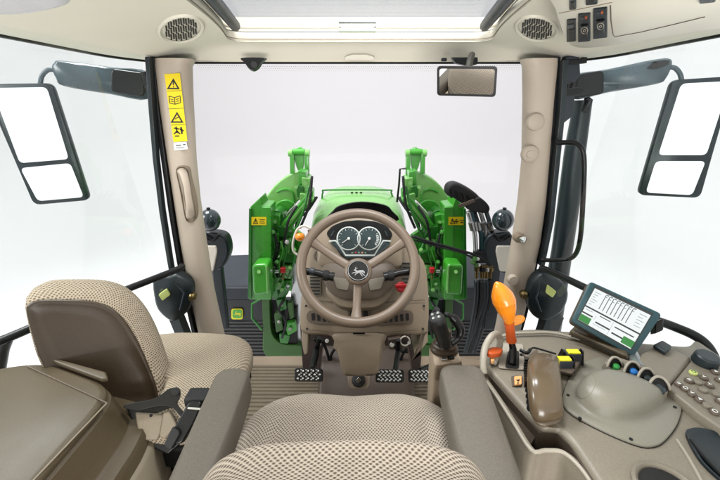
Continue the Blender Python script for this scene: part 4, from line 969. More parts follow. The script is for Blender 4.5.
# ================================================================ SEATS
def sgnpow(c, e): return math.copysign(abs(c)**e, c)
from mathutils import noise
def superell(c, rx, ry, rz, npn, nv, fn=None, n=72, m=36):
    c = V(c); rs = []
    for i in range(m+1):
        t = PI*(i/m); st = sgnpow(math.sin(t), 2/nv); ct = sgnpow(math.cos(t), 2/nv)
        r = []
        for k in range(n):
            a = 2*PI*k/n
            p = V((rx*st*sgnpow(math.cos(a), 2/npn), ry*st*sgnpow(math.sin(a), 2/npn), rz*ct))
            if fn: p = fn(p)
            p = p+V((0, 0, 1))*(.0035*noise.noise((c+p)*9)+.0014*noise.noise((c+p)*26))
            r.append(c+p)
        rs.append(r)
    return B().loft(rs)
ds = thing('driver_seat', 'beige woven driver seat with armrests facing the steering wheel', 'driver seat', (-.03, .45, 0))
def cf(p):
    p = p.copy(); u = p.x/.285; v = p.y/.27
    if p.z > 0:
        p.z += -.016*max(0, 1-abs(u)*1.5)*max(0, 1-max(0, v-.2)**2*1.2) + .012*max(0, (abs(u)-.55))*2
    if v > 0: p.y -= .013*v*math.exp(-(u/.30)**2) + .05*v*abs(u)**3
    # seams: shallow bolster grooves
    g = abs(abs(u)-.62)
    if p.z > 0: p.z -= .007*math.exp(-(g/.05)**2)*max(0, min(1, (.75-v)*3))
    return p
superell((-.020, .508, .535), .276, .274, .075, 4.2, 3.2, cf, 128, 56).build('seat_cushion', 'fabricfine', ds, ang=180, uvf=lambda q: (q.x, q.y+(.61-q.z)*.9))
def bf(p):
    p = p.copy(); p.z -= .25*abs(p.x)**2.0*(1 if p.z > 0 else 0); return p
superell((-.022, .316, .615), .214, .085, .247, 4.2, 6.0, bf, 128, 72).build('seat_backrest', 'fabric', ds, ang=180, uvf=lambda q: (q.x*1.05, math.atan2(q.z-.82, q.y-.31)*-.10))
B().box((-.03, .5, .40), (.46, .46, .14)).build('seat_base', 'taupedark', ds, bevel=.03, seg=4)
B().box((-.03, .5, .17), (.34, .36, .34)).build('seat_pedestal', 'black', ds, bevel=.02)
def armrest(pts, z, name_label):
    c = [V((a, b, z)) for a, b in pts]
    r0 = roundpoly(c, .035, cn=8)
    o_ = B().loft([[q+V((0, 0, -.075)) for q in inset(r0, .014)], [q+V((0, 0, -.06)) for q in r0], [q+V((0, 0, -.022)) for q in r0], [q+V((0, 0, -.009)) for q in inset(r0, .003)], [q+V((0, 0, -.002)) for q in inset(r0, .010)], [q+V((0, 0, .002)) for q in inset(r0, .020)]]).build('armrest', 'arm', ds, ang=180)
    B().box((sum(p[0] for p in pts)/4, .38, z-.16), (.035, .08, .2)).build('armrest_bracket', 'black', o_, bevel=.006)
armrest([(.150, .14), (.262, .14), (.290, .712), (.190, .712)], .72, '')
armrest([(-.312, .14), (-.225, .14), (-.258, .700), (-.335, .700)], .72, '')

ps = thing('passenger_seat', 'small tan woven passenger seat with brown shell, folded beside the driver seat', 'passenger seat', (-.56, .9, 0))
def pf_(p):
    p = p.copy(); u = p.x/.235
    if p.z > 0: p.z -= .010*max(0, 1-(p.x/.15)**2)*max(0, 1-(p.y/.2)**2)
    k = max(0, min(1, (.05-p.x)/.06))*max(0, min(1, (-.02-p.y)/.06)); p.z -= .14*k*k*(3-2*k)
    return p
superell((-.592, .885, .505), .240, .215, .066, 3.4, 2.8, pf_, 96, 48).build('seat_cushion', 'fabric2', ps, ang=180, uvf=lambda q: (q.x*.93+q.y*.3, q.y*.95-q.x*.3+(.57-q.z)*.7))
B().box((-.58, .88, .41), (.38, .36, .09)).build('seat_pan', 'black', ps, bevel=.02)
B().box((-.60, .88, .19), (.26, .26, .38)).build('seat_plinth', 'boxlight', ps, bevel=.03)
SB = Pl(P(157, 395, z=.525), (.35, -.85, .38))
sh = smooth(SB.hits([(27, 312), (29, 304), (40, 300), (62, 299.5), (92, 301), (112, 308), (127, 323), (140, 345), (150, 368), (157, 388), (157, 403), (140, 408), (115, 410), (85, 404), (56, 386), (42, 362), (34, 340)]), 4)
cen = sum(sh, V((0, 0, 0)))/len(sh)
def ex(r, d, k):
    out = []
    for q in r:
        dv = (q-cen); dv = dv-SB.n*dv.dot(SB.n); out.append(q+dv.normalized()*k+d)
    return out
back = V((-.01, .10, .012))
rs = [ex(sh, back*0, .0), ex(sh, back*.04, .007), ex(sh, back*.2, .017), ex(sh, back*.45, .022), ex(sh, back*.7, .017), ex(sh, back*.9, .002), ex(sh, back*1.03, -.03), ex(sh, back*1.06, -.08)]
def buv(q):
    d_ = q-cen; dv = d_-SB.n*d_.dot(SB.n); a = math.atan2(dv.dot(SB.v), dv.dot(SB.u))
    return (a*.19, -d_.dot(SB.n)*1.15)
o_ = B().loft(rs, True, True)
o_.build('seat_backrest', 'fabric2', ps, ang=180, uvf=lambda q: ((lambda d_: (math.atan2((d_).dot(SB.v), (d_).dot(SB.u))*.16, -d_.dot(SB.n)+0.3*(d_.length)))(q-cen)))
B().loft([[q-SB.n*.004 for q in sh], [q+SB.n*.004 for q in ex(sh, V((0, 0, 0)), -.001)], [q+SB.n*.007 for q in ex(sh, V((0, 0, 0)), -.008)], [q+SB.n*.001 for q in ex(sh, V((0, 0, 0)), -.015)], [q-SB.n*.000+SB.n*.003 for q in ex(sh, V((0, 0, 0)), -.05)]], True, True).build('back_shell', 'shell', ps, ang=180)
# hinge, buckle, bracket
HB = Pl(P(172, 410, z=.56), (.25, -.7, .65))
B().prism(smooth(HB.hits([(128, 404), (150, 400), (160, 396), (168, 390), (173, 388), (180, 389), (181, 396), (178, 404), (184, 412), (181, 416), (174, 408), (160, 406), (140, 410), (126, 408)], .02), 3), HB.n*.014).build('recline_hinge', 'black', ps, bevel=.004)
B().cyl(HB.hit(175.5, 391.5, .03), HB.hit(175.5, 391.5, .045), .010, n=14).build('hinge_bolt', 'rubber', ps, bevel=.002)
B().prism(HB.hits([(124, 404), (182, 404), (204, 425), (168, 455), (140, 444)], -.012), -HB.n*.03).build('recline_frame', 'black', ps, bevel=.006)
B().prism(HB.hits([(136, 412), (165, 414), (164, 428), (158, 440), (140, 440)], .0), HB.n*.012).build('seat_bracket', 'boxlight', ps, bevel=.005)
B().prism(HB.hits([(164, 413), (171, 409), (178, 425), (166, 439), (160, 436)], .006), HB.n*.016).build('seat_bracket', 'boxlight', ps, bevel=.005)
B().cyl(HB.hit(151, 415.5, .011), HB.hit(151, 415.5, .0135), .004, n=10).build('bracket_bolt', 'void', ps)
bk = thing('seat_belt_buckle', 'black seat belt buckle between the passenger seat and left armrest', 'belt buckle', HB.hit(178, 440))
BP = Pl(P(186, 425, z=.62), (.1, -.75, .65))
B().prism(roundpoly(BP.hits([(192, 400), (206, 401), (198, 420), (184, 444), (170, 440)]), .012), BP.n*.022).build('buckle_body', 'black', bk, bevel=.005, seg=3)
B().prism(roundpoly(BP.hits([(176, 425), (184, 431), (174, 449), (167, 444)], .01), .006), BP.n*.022).build('buckle_latch', 'rubber', bk, bevel=.004)
B().prism(BP.hits([(188, 407), (201, 408), (200, 410), (187.5, 409)], .024), BP.n*.001).build('buckle_edge', 'steel', bk)
B().box(BP.hit(198, 398, -.01), (.05, .04, .03)).build('buckle_stalk', 'rubber', bk, bevel=.006)
# beige tunnel between box and seat
tu = thing('side_tunnel', 'pale beige moulded tunnel beside the storage box', 'moulding', (-.45, .6, 0))
B().loft([[V((a, b_, z_)) for a, b_ in ((-.62, .10), (-.40, .10), (-.40, .68), (-.62, .72))] for z_ in (0, .30)]+[[V((a, b_, .36)) for a, b_ in ((-.60, .12), (-.46, .12), (-.46, .62), (-.60, .66))]]).build('tunnel_moulding', 'boxlight', tu, bevel=.03, seg=5)
# storage box
sb = thing('storage_box', 'olive taupe storage box with hinged lid behind the passenger seat', 'storage box', (-.8, .5, 0))
def bxr(k, z, g=0):
    c = [(-1.05, .05), (-.592+k, .05), (-.590+k, .640+g), (-.615+k*.8, .705+k*.7+g), (-.86, .795+k*.5+g), (-1.05, .72+k*.5+g)]
    return roundpoly([V((a, b_, z)) for a, b_ in c], [.02, .02, .05, .06, .08, .02], side=8, cn=8)
B().loft([bxr(-.004, .636), bxr(-.001, .648), bxr(-.004, .655), bxr(-.016, .659)]).build('box_lid', 'box', sb, ang=180)
B().loft([bxr(.075, .10), bxr(.07, .535), bxr(.062, .548), bxr(.030, .552), bxr(.026, .556), bxr(.016, .585), bxr(.004, .634), bxr(-.01, .640)]).build('box_body', 'box', sb, ang=50)
B().loft([bxr(.090, .08), bxr(.082, .50), bxr(.073, .508)]).build('box_base', 'boxlight', sb, ang=50)
g0 = P(28, 366.5, z=.6605); g1 = P(107, 403, z=.6605)
B().tube([g0, g1], .0017, 6).build('lid_seam', 'taupedark', sb)
B().tube([P(107, 403, z=.660), P(28, 486, z=.660)], .0016, 6).build('lid_seam', 'boxlight', sb)
r0 = [P(a, b_, z=.658) for a, b_ in ((52, 364), (60, 363), (107, 376), (109, 382), (103, 383))]
B().prism(r0, (0, 0, .014)).build('lid_hinge_rib', 'box', sb, bevel=.004)

# ================================================================ RIGHT CONSOLE
cs = thing('side_console', 'large greige side console with keypad, dials and moulded cover', 'side console', (.7, .6, 0))
Z0 = .68
dz = lambda l, z=Z0: [P(a, b_, z=z) for a, b_ in l]
edgeA = [(484, 356), (487, 367), (541, 427.5), (550, 428), (559, 428.5), (572, 440), (600, 483), (620, 520)]
out = dz(edgeA)+[V((.47, .06, Z0)), V((.955, .06, Z0)), V((.955, .86, Z0))]+dz([(690, 346), (640, 342), (606, 339), (575, 331), (530, 328), (503, 331), (489, 343)])
outr = []
for i, q in enumerate(out): outr.append(q)
ro = roundpoly(out, .022, side=3, cn=4)
cc = V((.66, .55, Z0))
def ins2(r, d): return [q+(cc-q).normalized()*d for q in r]
B().loft([[q+V((0, 0, -.15)) for q in ro], [q+V((0, 0, -.009)) for q in ro], [q+V((0, 0, -.003)) for q in ins2(ro, .003)], ins2(ro, .010)]).build('console_deck', 'console', cs, ang=50)
B().tube(dz(edgeA[1:], Z0-.008), .0045, 8).build('deck_lip', 'console', cs, ang=180)
wa = [q+V((-.0035, -.002, -.012)) for q in dz(edgeA[1:])]
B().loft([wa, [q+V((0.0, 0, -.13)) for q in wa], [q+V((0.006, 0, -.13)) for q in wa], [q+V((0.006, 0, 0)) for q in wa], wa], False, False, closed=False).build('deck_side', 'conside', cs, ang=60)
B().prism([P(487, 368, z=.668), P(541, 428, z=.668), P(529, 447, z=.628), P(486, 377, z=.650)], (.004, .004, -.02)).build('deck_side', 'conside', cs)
edgeB = [(484, 378), (497, 397), (513, 422), (531, 450), (546, 450.5), (562, 452), (577, 464), (592, 484), (612, 520)]
ZB = .664
eb = smooth(dz(edgeB, ZB), 4, False)
B().tube(eb, .0042, 8).build('bin_lip', 'consolelight', cs, ang=180)
B().loft([[q+V((0, 0, 0)) for q in eb], [q+V((-.004, 0, -.02)) for q in eb], [q+V((.02, 0, -.60)) for q in eb], [q+V((.03, 0, -.60)) for q in eb], [q+V((.008, 0, 0)) for q in eb], eb], False, False, closed=False).build('bin_wall', 'console', cs, ang=60)
bf_ = dz([(480, 378), (531, 456), (562, 458), (592, 493), (622, 560), (720, 560), (620, 440), (560, 405), (495, 360)], .605)
B().prism(bf_, (0, 0, -.012)).build('bin_floor', 'shell', cs)
B().box((.66, .5, .26), (.56, .7, .50)).build('console_plinth', 'taupedark', cs, bevel=.02)
# pass-through loop on the left front corner
B().tube(smooth([P(484, 374, z=.68), P(483, 362, z=.70), P(485, 348, z=.72), P(491, 337, z=.74), P(497, 334, z=.74), P(500, 340, z=.72), P(498, 352, z=.70), P(493, 364, z=.685)], 5, False), .0085, 12).build('guard_loop', 'consolelight', cs, ang=180)
sw_ = B().prism(smooth([P(a, b_, z=.715) for a, b_ in ((487, 350), (491, 347), (499, 347), (503, 349), (500, 353), (490, 353.5))], 3), (0, 0, -.014)).build('thumb_switch', 'orangered', cs, bevel=.003)
B().prism([P(a, b_, z=.70) for a, b_ in ((490, 354), (496, 354), (494, 361), (491, 361))], (0, 0, -.01)).build('thumb_switch', 'peach', cs, bevel=.002)
# back ridge line
B().tube(smooth(dz([(497, 338), (512, 334), (530, 333), (552, 333), (575, 338), (600, 345)], .690), 5, False), .004, 8).build('deck_ridge', 'consolelight', cs, ang=180)
B().tube(smooth(dz([(520, 350), (527, 353), (531, 349), (535, 348), (546, 351), (556, 354)], .695), 5, False), [.0045]*10+[.0025]*16, 8).build('wire_loop', 'black', cs, ang=180)
# gate plate with slot
o_ = B().prism(roundpoly(dz([(500, 344), (523, 345), (525, 371), (498, 369)], .681), .01), (0, 0, .004)).build('lever_gate', 'consolelight', cs, bevel=.0015)
B().prism(roundpoly(dz([(508, 351), (519, 351), (519, 369), (505, 368)], .6855), .008), (0, 0, .001)).build('gate_slot', 'void', o_)
B().lathe(P(521, 355, z=.686), (0, 0, 1), [(.004, 0), (.003, .003)], 10).build('gate_screw', 'rubber', o_)
# orange lever
ol_ = thing('throttle_lever', 'tall orange lever knob standing in the console gate', 'lever', P(512, 364, z=.686))
b0 = P(512, 364, z=.687); b1 = P(513, 349, t=.925); b2 = P(511.5, 341, t=.92); b3 = P(509, 322, t=.90); b4 = P(507, 312, t=.89); b5 = P(504, 301, t=.885); b6 = P(500, 290, t=.875); b7 = P(496, 282, t=.87)
B().tube([b0, b1, b2], [.010, .009, .0075], 12).build('lever_shaft', 'black', ol_)
B().tube(smooth([b2, b3], 3, False), [.013, .0115, .0115, .0125][:4], 16).build('lever_neck', 'orangered', ol_)
tb = smooth([b3, b4, b5, b6, b7], 6, False); rr = []
for k in range(len(tb)):
    t_ = k/(len(tb)-1)
    prof_ = [(0, .0125), (.12, .0165), (.3, .0265), (.5, .0325), (.62, .0305), (.78, .0205), (.9, .0115), (1, .002)]
    for (a, ra), (b_, rb_) in zip(prof_, prof_[1:]):
        if a <= t_ <= b_+1e-9: rr.append(ra+(rb_-ra)*(t_-a)/(b_-a)); break
B().tube(tb, rr, 24, flat=.85).build('lever_knob', 'orange', ol_, ang=180)
B().prism(smooth([P(a, b_, t=.895) for a, b_ in ((505, 318), (513, 317), (521, 315), (525.5, 317.5), (524, 322), (517, 325.5), (509, 325))], 4), V((0, .012, -.008))).build('lever_flange', 'orange', ol_, bevel=.004)
# small orange switch
o_ = B().prism(roundpoly(dz([(511, 377), (522, 376), (522, 386), (512, 387)], .681), .004), (0, 0, .003)).build('rocker_bezel', 'taupedark', cs, bevel=.001)
b = B().prism(roundpoly(dz([(514, 377.5), (521.5, 376.8), (521.5, 385.5), (514.5, 386)], .6845), .003), (0, 0, .004)).build('rocker_key', 'peach', o_, bevel=.001)
B().prism(dz([(516, 380), (520, 379.5), (518.5, 381.5)], .689), (0, 0, .0006)).mt(0).prism(dz([(517.5, 382), (518.5, 382), (518.5, 384), (517.5, 384)], .689), (0, 0, .0006)).build('key_symbol', 'ink', b)
# hand throttle paddle
pd_ = thing('hydraulic_paddle', 'glossy rounded taupe control paddle lying in the console', 'paddle lever', P(544, 400, z=.68))
pth = smooth([P(547, 421, z=.678), P(547, 416, z=.695), P(545.5, 402, z=.722), P(544, 384, z=.742), P(543.5, 370, z=.742), P(544.5, 361, z=.725), P(545, 358, z=.70)], 5, False)
n_ = len(pth); rr = [.0335*min(1, (.25+3.2*(k/(n_-1)))**.5, (.15+4.5*(1-k/(n_-1)))**.5) for k in range(n_)]
rings = []
for k, q in enumerate(pth):
    t_ = (pth[min(n_-1, k+1)]-pth[max(0, k-1)]).normalized(); s_ = V((1, .06, 0)); s_ = (s_-t_*s_.dot(t_)).normalized(); nn = t_.cross(s_)
    if nn.z < 0: nn = -nn
    rings.append([q+s_*(rr[k]*sgnpow(math.cos(2*PI*j/28), .7))+nn*(.019*rr[k]/.0335*sgnpow(math.sin(2*PI*j/28), .8)) for j in range(28)])
B().loft(rings).build('paddle_grip', 'paddle', pd_, ang=180)
B().cyl(P(549, 361, z=.752), P(549, 361, z=.757), .009, n=16).build('paddle_button', 'taupedark', pd_, bevel=.0015)
B().prism(smooth(dz([(527, 372), (530, 361), (536, 357), (536, 370), (534, 400), (540, 418), (532, 412), (527, 395)], .684), 3), (0, 0, .025)).build('paddle_side', 'taupedark', pd_, bevel=.003)
tk = B()
for k in range(9):
    a = P(526.5+.1*k, 363+k*2.6, z=.70); tk.box(a, (.012, .0035, .022))
tk.build('side_teeth', 'black', pd_, bevel=.001)
tk = B()
for k in range(4): q = P(530.5+k*.6, 391+k*6, z=.70); tk.cyl(q, q+V((-.008, 0, .004)), .0075, n=12)
tk.build('side_buttons', 'black', pd_, bevel=.001)
# yellow levers block
yl = thing('yellow_lever_block', 'pair of yellow tipped finger levers in a dark block', 'lever block', P(568, 365, z=.68))
B().loft([dz([(556, 374), (573, 378), (584, 362), (577, 352), (556, 364)], .676), dz([(557, 370), (572, 374), (582, 359), (576, 351), (558, 360)], .705)]).build('block_body', 'taupedark', yl, bevel=.004)
for a, b_ in ((563.5, 359.5), (572.5, 352.5)):
    q = P(a, b_, z=.722)
    o_ = B().loft([[q+V((x*.021, y_*.014, -.028)) for x, y_ in ((-1, -1), (1, -1), (1, 1), (-1, 1))], [q+V((x*.019, y_*.010, .002)) for x, y_ in ((-1, -1), (1, -1), (1, 1), (-1, 1))]]).build('finger_lever', 'slate', yl, bevel=.002)
    B().box(q+V((0, -.002, .004)), (.030, .015, .006)).build('lever_tip', 'yellow', o_, bevel=.002)
    for s_ in (-1, 1): B().prism([q+V((s_*.0215, -.016, -.03)), q+V((s_*.0215, .018, -.03)), q+V((s_*.0215, .008, .006)), q+V((s_*.0215, -.004, .006))], (s_*.004, 0, 0)).build('lever_cheek', 'black', o_, bevel=.001)
# moulded cover with bulge
def cast(poly, c, N=72):
    out_ = []
    for k in range(N):
        a = 2*PI*k/N; d_ = V((math.cos(a), math.sin(a))); best = None
        for i in range(len(poly)):
            p, q = poly[i-1], poly[i]; e = V((q.x-p.x, q.y-p.y)); den = d_.x*e.y-d_.y*e.x
            if abs(den) < 1e-12: continue
            w = V((p.x-c.x, p.y-c.y)); t_ = (w.x*e.y-w.y*e.x)/den; s_ = (w.x*d_.y-w.y*d_.x)/den
            if t_ > 0 and -1e-6 <= s_ <= 1+1e-6 and (best is None or t_ > best): best = t_
        out_.append(V((c.x+d_.x*best, c.y+d_.y*best)))
    return out_
cvo = smooth(dz([(562, 401), (566, 386), (574, 372), (590, 361), (605, 359), (640, 369), (668, 382), (679, 396), (681, 410), (676, 427), (663, 443), (652, 448), (638, 447), (610, 436), (580, 421), (566, 411)], Z0), 5)
bulge = smooth(dz([(575, 400), (578, 388), (590, 380), (610, 379), (640, 388), (660, 398), (663, 405), (652, 414), (634, 422), (612, 423), (590, 415)], Z0), 5)
c0 = P(618, 404, z=Z0)
ro_, ri_ = cast(cvo, c0), cast(bulge, c0)
def z3(r, z): return [V((q.x, q.y, z)) for q in r]
def lr(a, b_, t_): return [p.lerp(q, t_) for p, q in zip(a, b_)]
ctr = [V((c0.x-.022, c0.y+.012))]*72
lv = [z3(ro_, Z0-.004), z3(ro_, Z0+.0045), z3(lr(ro_, ri_, .04), Z0+.006), z3(lr(ro_, ri_, .6), Z0+.0062), z3(lr(ro_, ri_, .9), Z0+.0068), z3(ri_, Z0+.011)]
for t_, h in ((.04, .020), (.10, .030), (.18, .038), (.3, .045), (.44, .050), (.6, .053), (.78, .0545), (.9, .055), (.995, .055)): lv.append(z3(lr(ri_, ctr, t_), Z0+h))
cv = B().loft(lv, False, True).build('moulded_cover', 'coverplate', cs, ang=180)
CS_ = Surf(cv)
fc = [(586+9.5*math.cos(2*PI*k/32)-2.5*math.sin(2*PI*k/32), 387+9.5*math.sin(2*PI*k/32)*1.25-2*math.cos(2*PI*k/32)) for k in range(32)]
B().loft([[CS_.hit(586+(a-586)*k, 387+(b_-387)*k, o__) for a, b_ in fc] for k, o__ in ((1.0, -.001), (.98, .0005), (.93, .0008), (.5, .0008), (.05, .0008))], False, True).build('cover_facet', 'coverplate', cs, ang=60)
B().tube(z3(ro_, Z0+.001), .0012, 6, closed=True).build('cover_gap', 'void', cs)
for a, b_ in ((568, 395), (580, 418), (631, 439), (675, 407)):
    q = P(a, b_, z=Z0+.0075); B().cyl(q-V((0, 0, .004)), q+V((0, 0, .0006)), .0032, n=12).build('cover_screw', 'void', cs)
# thumb dials in their wells
ZD = Z0+.036
bank = dz([(604, 362), (612, 355), (632, 361), (652, 369), (668, 380), (668, 392), (655, 392), (640, 382), (622, 373)], ZD-.010)
dbk = B().loft([[V((q.x, q.y, Z0)) for q in scale_about(bank, 1.05)], bank]).build('dial_bank', 'console', cs, bevel=.004, seg=3)
for i, (a, b_, r_, m_) in enumerate(((615.5, 363, 5.5, 'knobgreen'), (633, 368, 6, 'blue'), (647, 375, 6.5, 'dial'), (659, 385, 8, 'dial'))):
    q = P(a, b_, z=ZD); rr_ = r_*q.y*0+r_*(q-EYE).length/400
    B().prism(smooth([P(a-r_*1.35, b_+r_*.5, z=ZD-.0095), P(a-r_*.8, b_-r_*.75, z=ZD-.0095), P(a+r_*.5, b_-r_*.8, z=ZD-.0095), P(a+r_*1.3, b_+r_*.1, z=ZD-.0095), P(a+r_*.9, b_+r_*.9, z=ZD-.0095), P(a-r_*.4, b_+r_*.9, z=ZD-.0095)], 4), (0, 0, .001)).build('dial_well', 'void', dbk)
    B().lathe(q+V((0, -.002, -.012)), V((.05, -.45, 1)), [(rr_*.50, -.004), (rr_*.55, .004), (rr_*.50, .009), (rr_*.3, .0105), (.0001, .011)], 20).build('thumb_dial', m_, dbk, bevel=.001)
    arc_ = smooth([P(a-r_*1.5, b_+r_*.75, z=ZD-.008), P(a-r_*1.15, b_-r_*.25, z=ZD+.004), P(a-r_*.45, b_-r_*1.0, z=ZD+.012), P(a+r_*.5, b_-r_*.85, z=ZD+.010), P(a+r_*1.2, b_-r_*.05, z=ZD+.002), P(a+r_*1.35, b_+r_*.6, z=ZD-.010)], 4, False)
    B().prism([q_+V((.001, .003, -.001)) for q_ in arc_], (0, .0015, 0)).build('well_shade', 'void', dbk)  # black sheet painting the shade inside the scoop
    B().tube(arc_, .0030, 8).build('well_fin', 'consolelight', dbk, ang=180)
# support wedge under monitor
B().loft([dz([(566, 338), (576, 329), (632, 352), (628, 366), (612, 358)], Z0-.005), dz([(570, 330), (578, 321), (630, 345), (628, 357), (613, 350)], Z0+.03)]).build('monitor_plinth', 'box', cs, bevel=.01, seg=3)
B().tube(dz([(571, 336), (590, 342), (613, 354)], Z0+.022), .0018, 6).build('plinth_groove', 'void', cs)
# raised pad with bumper switch
pad = dz([(634, 368), (642, 352), (656, 344), (668, 346), (692, 357), (678, 374), (668, 386), (650, 377)], Z0+.028)
B().loft([[q+V((0, 0, -.034)) for q in scale_about(pad, 1.06)], pad]).build('raised_pad', 'console', cs, bevel=.008, seg=3)
B().prism(dz([(652, 348), (661, 343.5), (671, 349.5), (664.5, 356)], Z0+.030), (0, 0, .012)).build('pad_switch', 'teal', cs, bevel=.004)
# keypad
KZ = Z0+.022
kp = dz([(668, 388), (692, 358), (706, 354), (740, 366), (770, 400), (740, 440), (700, 413)], KZ)
kp = [V((min(q.x, .948), q.y, q.z)) for q in kp]
kb = B().loft([[q+V((0, 0, -.026)) for q in scale_about(kp, 1.03)], kp]).build('keypad_panel', 'console', cs, bevel=.006, seg=3)
big = B().lathe(P(704, 363, z=KZ), (0, -.1, 1), [(.026, 0), (.027, .004), (.025, .022), (.021, .026), (.0001, .026)], 28).build('rotary_knob', 'dial', kb, bevel=.001)
keys = [(693, 373.5, 'palegreen', 1), (703.7, 378.7, 'taupedark', 1), (714.8, 373, 'taupedark', 1), (688.5, 381.5, 'taupedark', 1), (697.5, 383, 'console', 0), (709.4, 386.3, 'taupedark', 1), (719, 381, 'taupedark', 1), (678, 385, 'taupedark', 1), (684.8, 389.8, 'taupedark', 1), (691.7, 395, 'taupedark', 1), (699, 400.8, 'taupedark', 1), (706.9, 406.5, 'console', 0), (714, 413, 'taupedark', 1), (702.7, 390.8, 'console', 0), (716, 395, 'console', 0), (719.6, 402, 'taupedark', 1)]
for i, (a, b_, m_, s_) in enumerate(keys):
    q = P(a, b_, z=KZ+.0005)
    sb_ = B().lathe(q, (0, 0, 1), [(.0085, 0), (.0085, .004), (.0072, .0055), (.0001, .0055)], 18).mt(1)
    if s_:
        k = i % 4
        if k == 0: sb_.torus(q+V((0, 0, .0058)), (0, 0, 1), .0042, .0008, 14, 5)
        elif k == 1: sb_.box(q+V((0, 0, .006)), (.008, .0016, .0006)); sb_.box(q+V((0, .0025, .006)), (.0016, .006, .0007))
        elif k == 2: sb_.prism([q+V((-.004, -.003, .0058)), q+V((.004, -.003, .0058)), q+V((0, .004, .0058))], (0, 0, .0005))
        else: sb_.box(q+V((0, .002, .006)), (.007, .002, .0006)); sb_.box(q+V((0, -.002, .006)), (.007, .002, .0006))
    sb_.build('key_button', [m_, 'white' if m_ != 'palegreen' else 'olive'], kb, ang=50)
B().prism(dz([(668, 389.5), (700, 415), (722, 432), (720.6, 433.5), (699, 416.6), (667, 391)], Z0+.001), (0, 0, .003)).build('panel_groove', 'conside', cs)
# tray and cup holder
tr = smooth([P(a, b_, z=Z0+.001) for a, b_ in ((685, 434), (690, 430.5), (700, 430), (716, 434), (732, 441), (748, 456), (742, 480), (728, 486), (715, 478), (700, 463), (690, 447))], 4)
o_ = B().loft([tr, [q+V((0, 0, .006)) for q in tr], [q+V((0, 0, .006)) for q in inset(tr, .004)], [q+V((0, 0, .002)) for q in inset(tr, .009)]], True, True).build('phone_tray', 'teal', cs, ang=50)
B().tube(smooth(dz([(690, 440), (703, 456), (722, 476)], Z0+.006), 5, False), .003, 8).build('tray_rib', 'black', o_)
B().tube(smooth(dz([(677, 440), (688, 457), (702, 482)], Z0+.001), 5, False), .003, 8).build('deck_groove', 'consolelight', cs)
q = P(667, 491, z=Z0)
o_ = B().lathe(q, (0, 0, 1), [(.052, 0), (.052, .006), (.047, .009), (.042, .006), (.041, .0015), (.0001, .0015)], 40).build('cup_holder', 'console', cs, ang=50)
B().cyl(q+V((0, 0, .002)), q+V((0, 0, .003)), .040, n=32).build('cup_well', 'void', o_)

# monitor
mo = thing('touchscreen_monitor', 'tilted touchscreen monitor with teal bezel showing a column chart', 'monitor', P(615, 352, z=.70))
MP = pl3(P(571, 321, t=.98), P(633.5, 357, t=.916), P(590, 281, t=1.0))
hous = roundpoly(MP.hits([(590, 281), (662.5, 314), (633.5, 357), (571, 321.5)]), .012)
B().loft([[q-MP.n*.040+V((.004, 0, 0)) for q in inset(hous, .010)], [q-MP.n*.034 for q in hous], [q-MP.n*.008 for q in hous]]).build('monitor_back', 'taupedark', mo, ang=50)
B().loft([[q-MP.n*.008 for q in hous], [q-MP.n*.002 for q in hous], inset(hous, .003)]).build('monitor_bezel', 'tealframe', mo, ang=40)
STL, STR, SBR, SBL = MP.hits([(595.5, 287), (651.5, 314), (630.5, 349), (578, 319.5)], .0008)
def S(u, v, off=0): return (STL.lerp(STR, u)).lerp(SBL.lerp(SBR, u), v)+MP.n*off
def srect(b, u0, v0, u1, v1, off=.0004): b.prism([S(u0, v0, off), S(u1, v0, off), S(u1, v1, off), S(u0, v1, off)], MP.n*.0003)
sc_ = B().prism([S(-.02, -.03, -.0002), S(1.02, -.03, -.0002), S(1.02, 1.03, -.0002), S(-.02, 1.03, -.0002)], MP.n*.0006).build('monitor_screen', 'scrdark', mo, smooth=False)
b = B(); srect(b, .0, .04, 1, 1, .0006); s1 = b.build('screen_page', 'scrwhite', sc_, smooth=False)
b = B()
for k in range(8):
    u = .22+k*.07; srect(b, u, .08, u+.012, .50, .0012)
for r in ((0, .56, 1, .60), (0, .74, .20, .78), (.28, .82, .55, .86), (.6, .70, .95, .73), (.6, .86, .8, .9), (.3, .64, .5, .66)): srect(b, *r, .0012)
b.build('screen_lines', 'scrdark', sc_, smooth=False)
b = B()
for k in range(8):
    u = .235+k*.07; srect(b, u, .12+.02*(k % 3), u+.03, .14+.02*(k % 3), .0012); srect(b, u-.005, .05, u+.04, .09, .0012)
for k in range(6): srect(b, .03+.0*k, .12+k*.07, .14-(k % 3)*.03, .135+k*.07, .0012)
for k in range(5): srect(b, .84, .12+k*.08, .96-(k % 2)*.04, .135+k*.08, .0012)
for r in ((.24, .68, .245, .8), (.55, .62, .555, .98), (.25, .9, .5, .91), (.03, .64, .16, .655)): srect(b, *r, .0012)
b.build('screen_text', 'scrgrey', sc_, smooth=False)
b = B(); srect(b, 0, .82, .20, 1, .0016); srect(b, .80, .80, 1, .98, .0016); b.build('screen_button', 'scrgreen', sc_, smooth=False)
B().tube([MP.hit(616, 294.2, -.0015), MP.hit(630, 300.6, -.0015)], .0011, 6).build('bezel_print', 'slate', mo)
B().cyl(P(628, 352, t=.965), P(640, 372, z=.69), .02, n=16).build('monitor_stem', 'steel', mo)
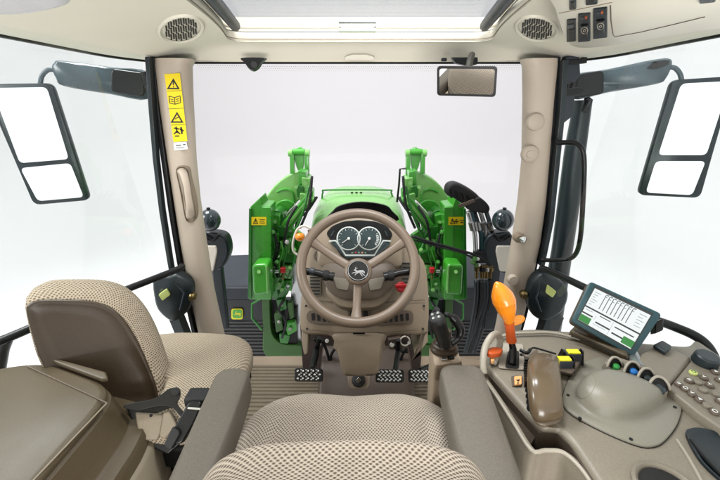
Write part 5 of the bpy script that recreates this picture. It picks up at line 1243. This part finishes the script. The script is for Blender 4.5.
B().prism([MP.hit(a, b_, -.04) for a, b_ in ((655, 322), (664, 318), (664, 330), (655, 334))], -MP.n*.03).build('bar_clamp', 'black', mo, bevel=.004)

# ================================================================ LIGHT, WORLD, CAMERA
w = bpy.data.worlds.new('World'); sc.world = w; w.use_nodes = True
bgn = w.node_tree.nodes['Background']; bgn.inputs[0].default_value = (1, 1, 1, 1); bgn.inputs[1].default_value = 1.14
def area(name, loc, target, sx, sy, power, col=(1, 1, 1)):
    l = bpy.data.lights.new(name, 'AREA'); l.shape = 'RECTANGLE'; l.size = sx; l.size_y = sy; l.energy = power; l.color = col
    o = bpy.data.objects.new(name, l); COL.objects.link(o); o.location = loc
    o.rotation_euler = (V(target)-V(loc)).to_track_quat('-Z', 'Y').to_euler(); return o
area('added_rear_fill', (0.6, -1.3, 2.1), (0, .9, .8), .7, .5, 12, (1, .985, .96))  # unseen lamp added behind the camera to brighten the interior
area('added_headliner_fill', (0, -.9, .55), (0, 1.0, 1.6), 1.4, .5, 32, (1, .985, .96))  # low unseen lamp added to lift the headliner
area('added_roof_fill', (.15, .95, 2.3), (0, 1.0, .5), .35, .4, 30, (1, .99, .97))  # extra lamp added above the hatch to light the cab inside
area('front_softbox', (-1.8, 2.2, 4.2), (0, 2.6, .4), 1.4, 1.4, 190)
area('side_softbox', (-3.0, .4, 2.4), (0, .8, .7), 1.0, 1.0, 60)
cam = bpy.data.cameras.new('Camera'); co = bpy.data.objects.new('Camera', cam); COL.objects.link(co)
cam.sensor_width = 36; cam.lens = 18.0; cam.clip_start = .02; cam.clip_end = 200
co.location = EYE; co.rotation_euler = (PI/2-PITCH, 0, 0); sc.camera = co
sc.view_settings.view_transform = 'Standard'; sc.view_settings.look = 'None'; sc.view_settings.exposure = 0.2; sc.view_settings.gamma = 1
sc.cycles.use_denoising = True; sc.cycles.max_bounces = 8; sc.cycles.diffuse_bounces = 1; sc.cycles.transparent_max_bounces = 24
sc.cycles.sample_clamp_indirect = 8; sc.cycles.caustics_reflective = False; sc.cycles.caustics_refractive = False
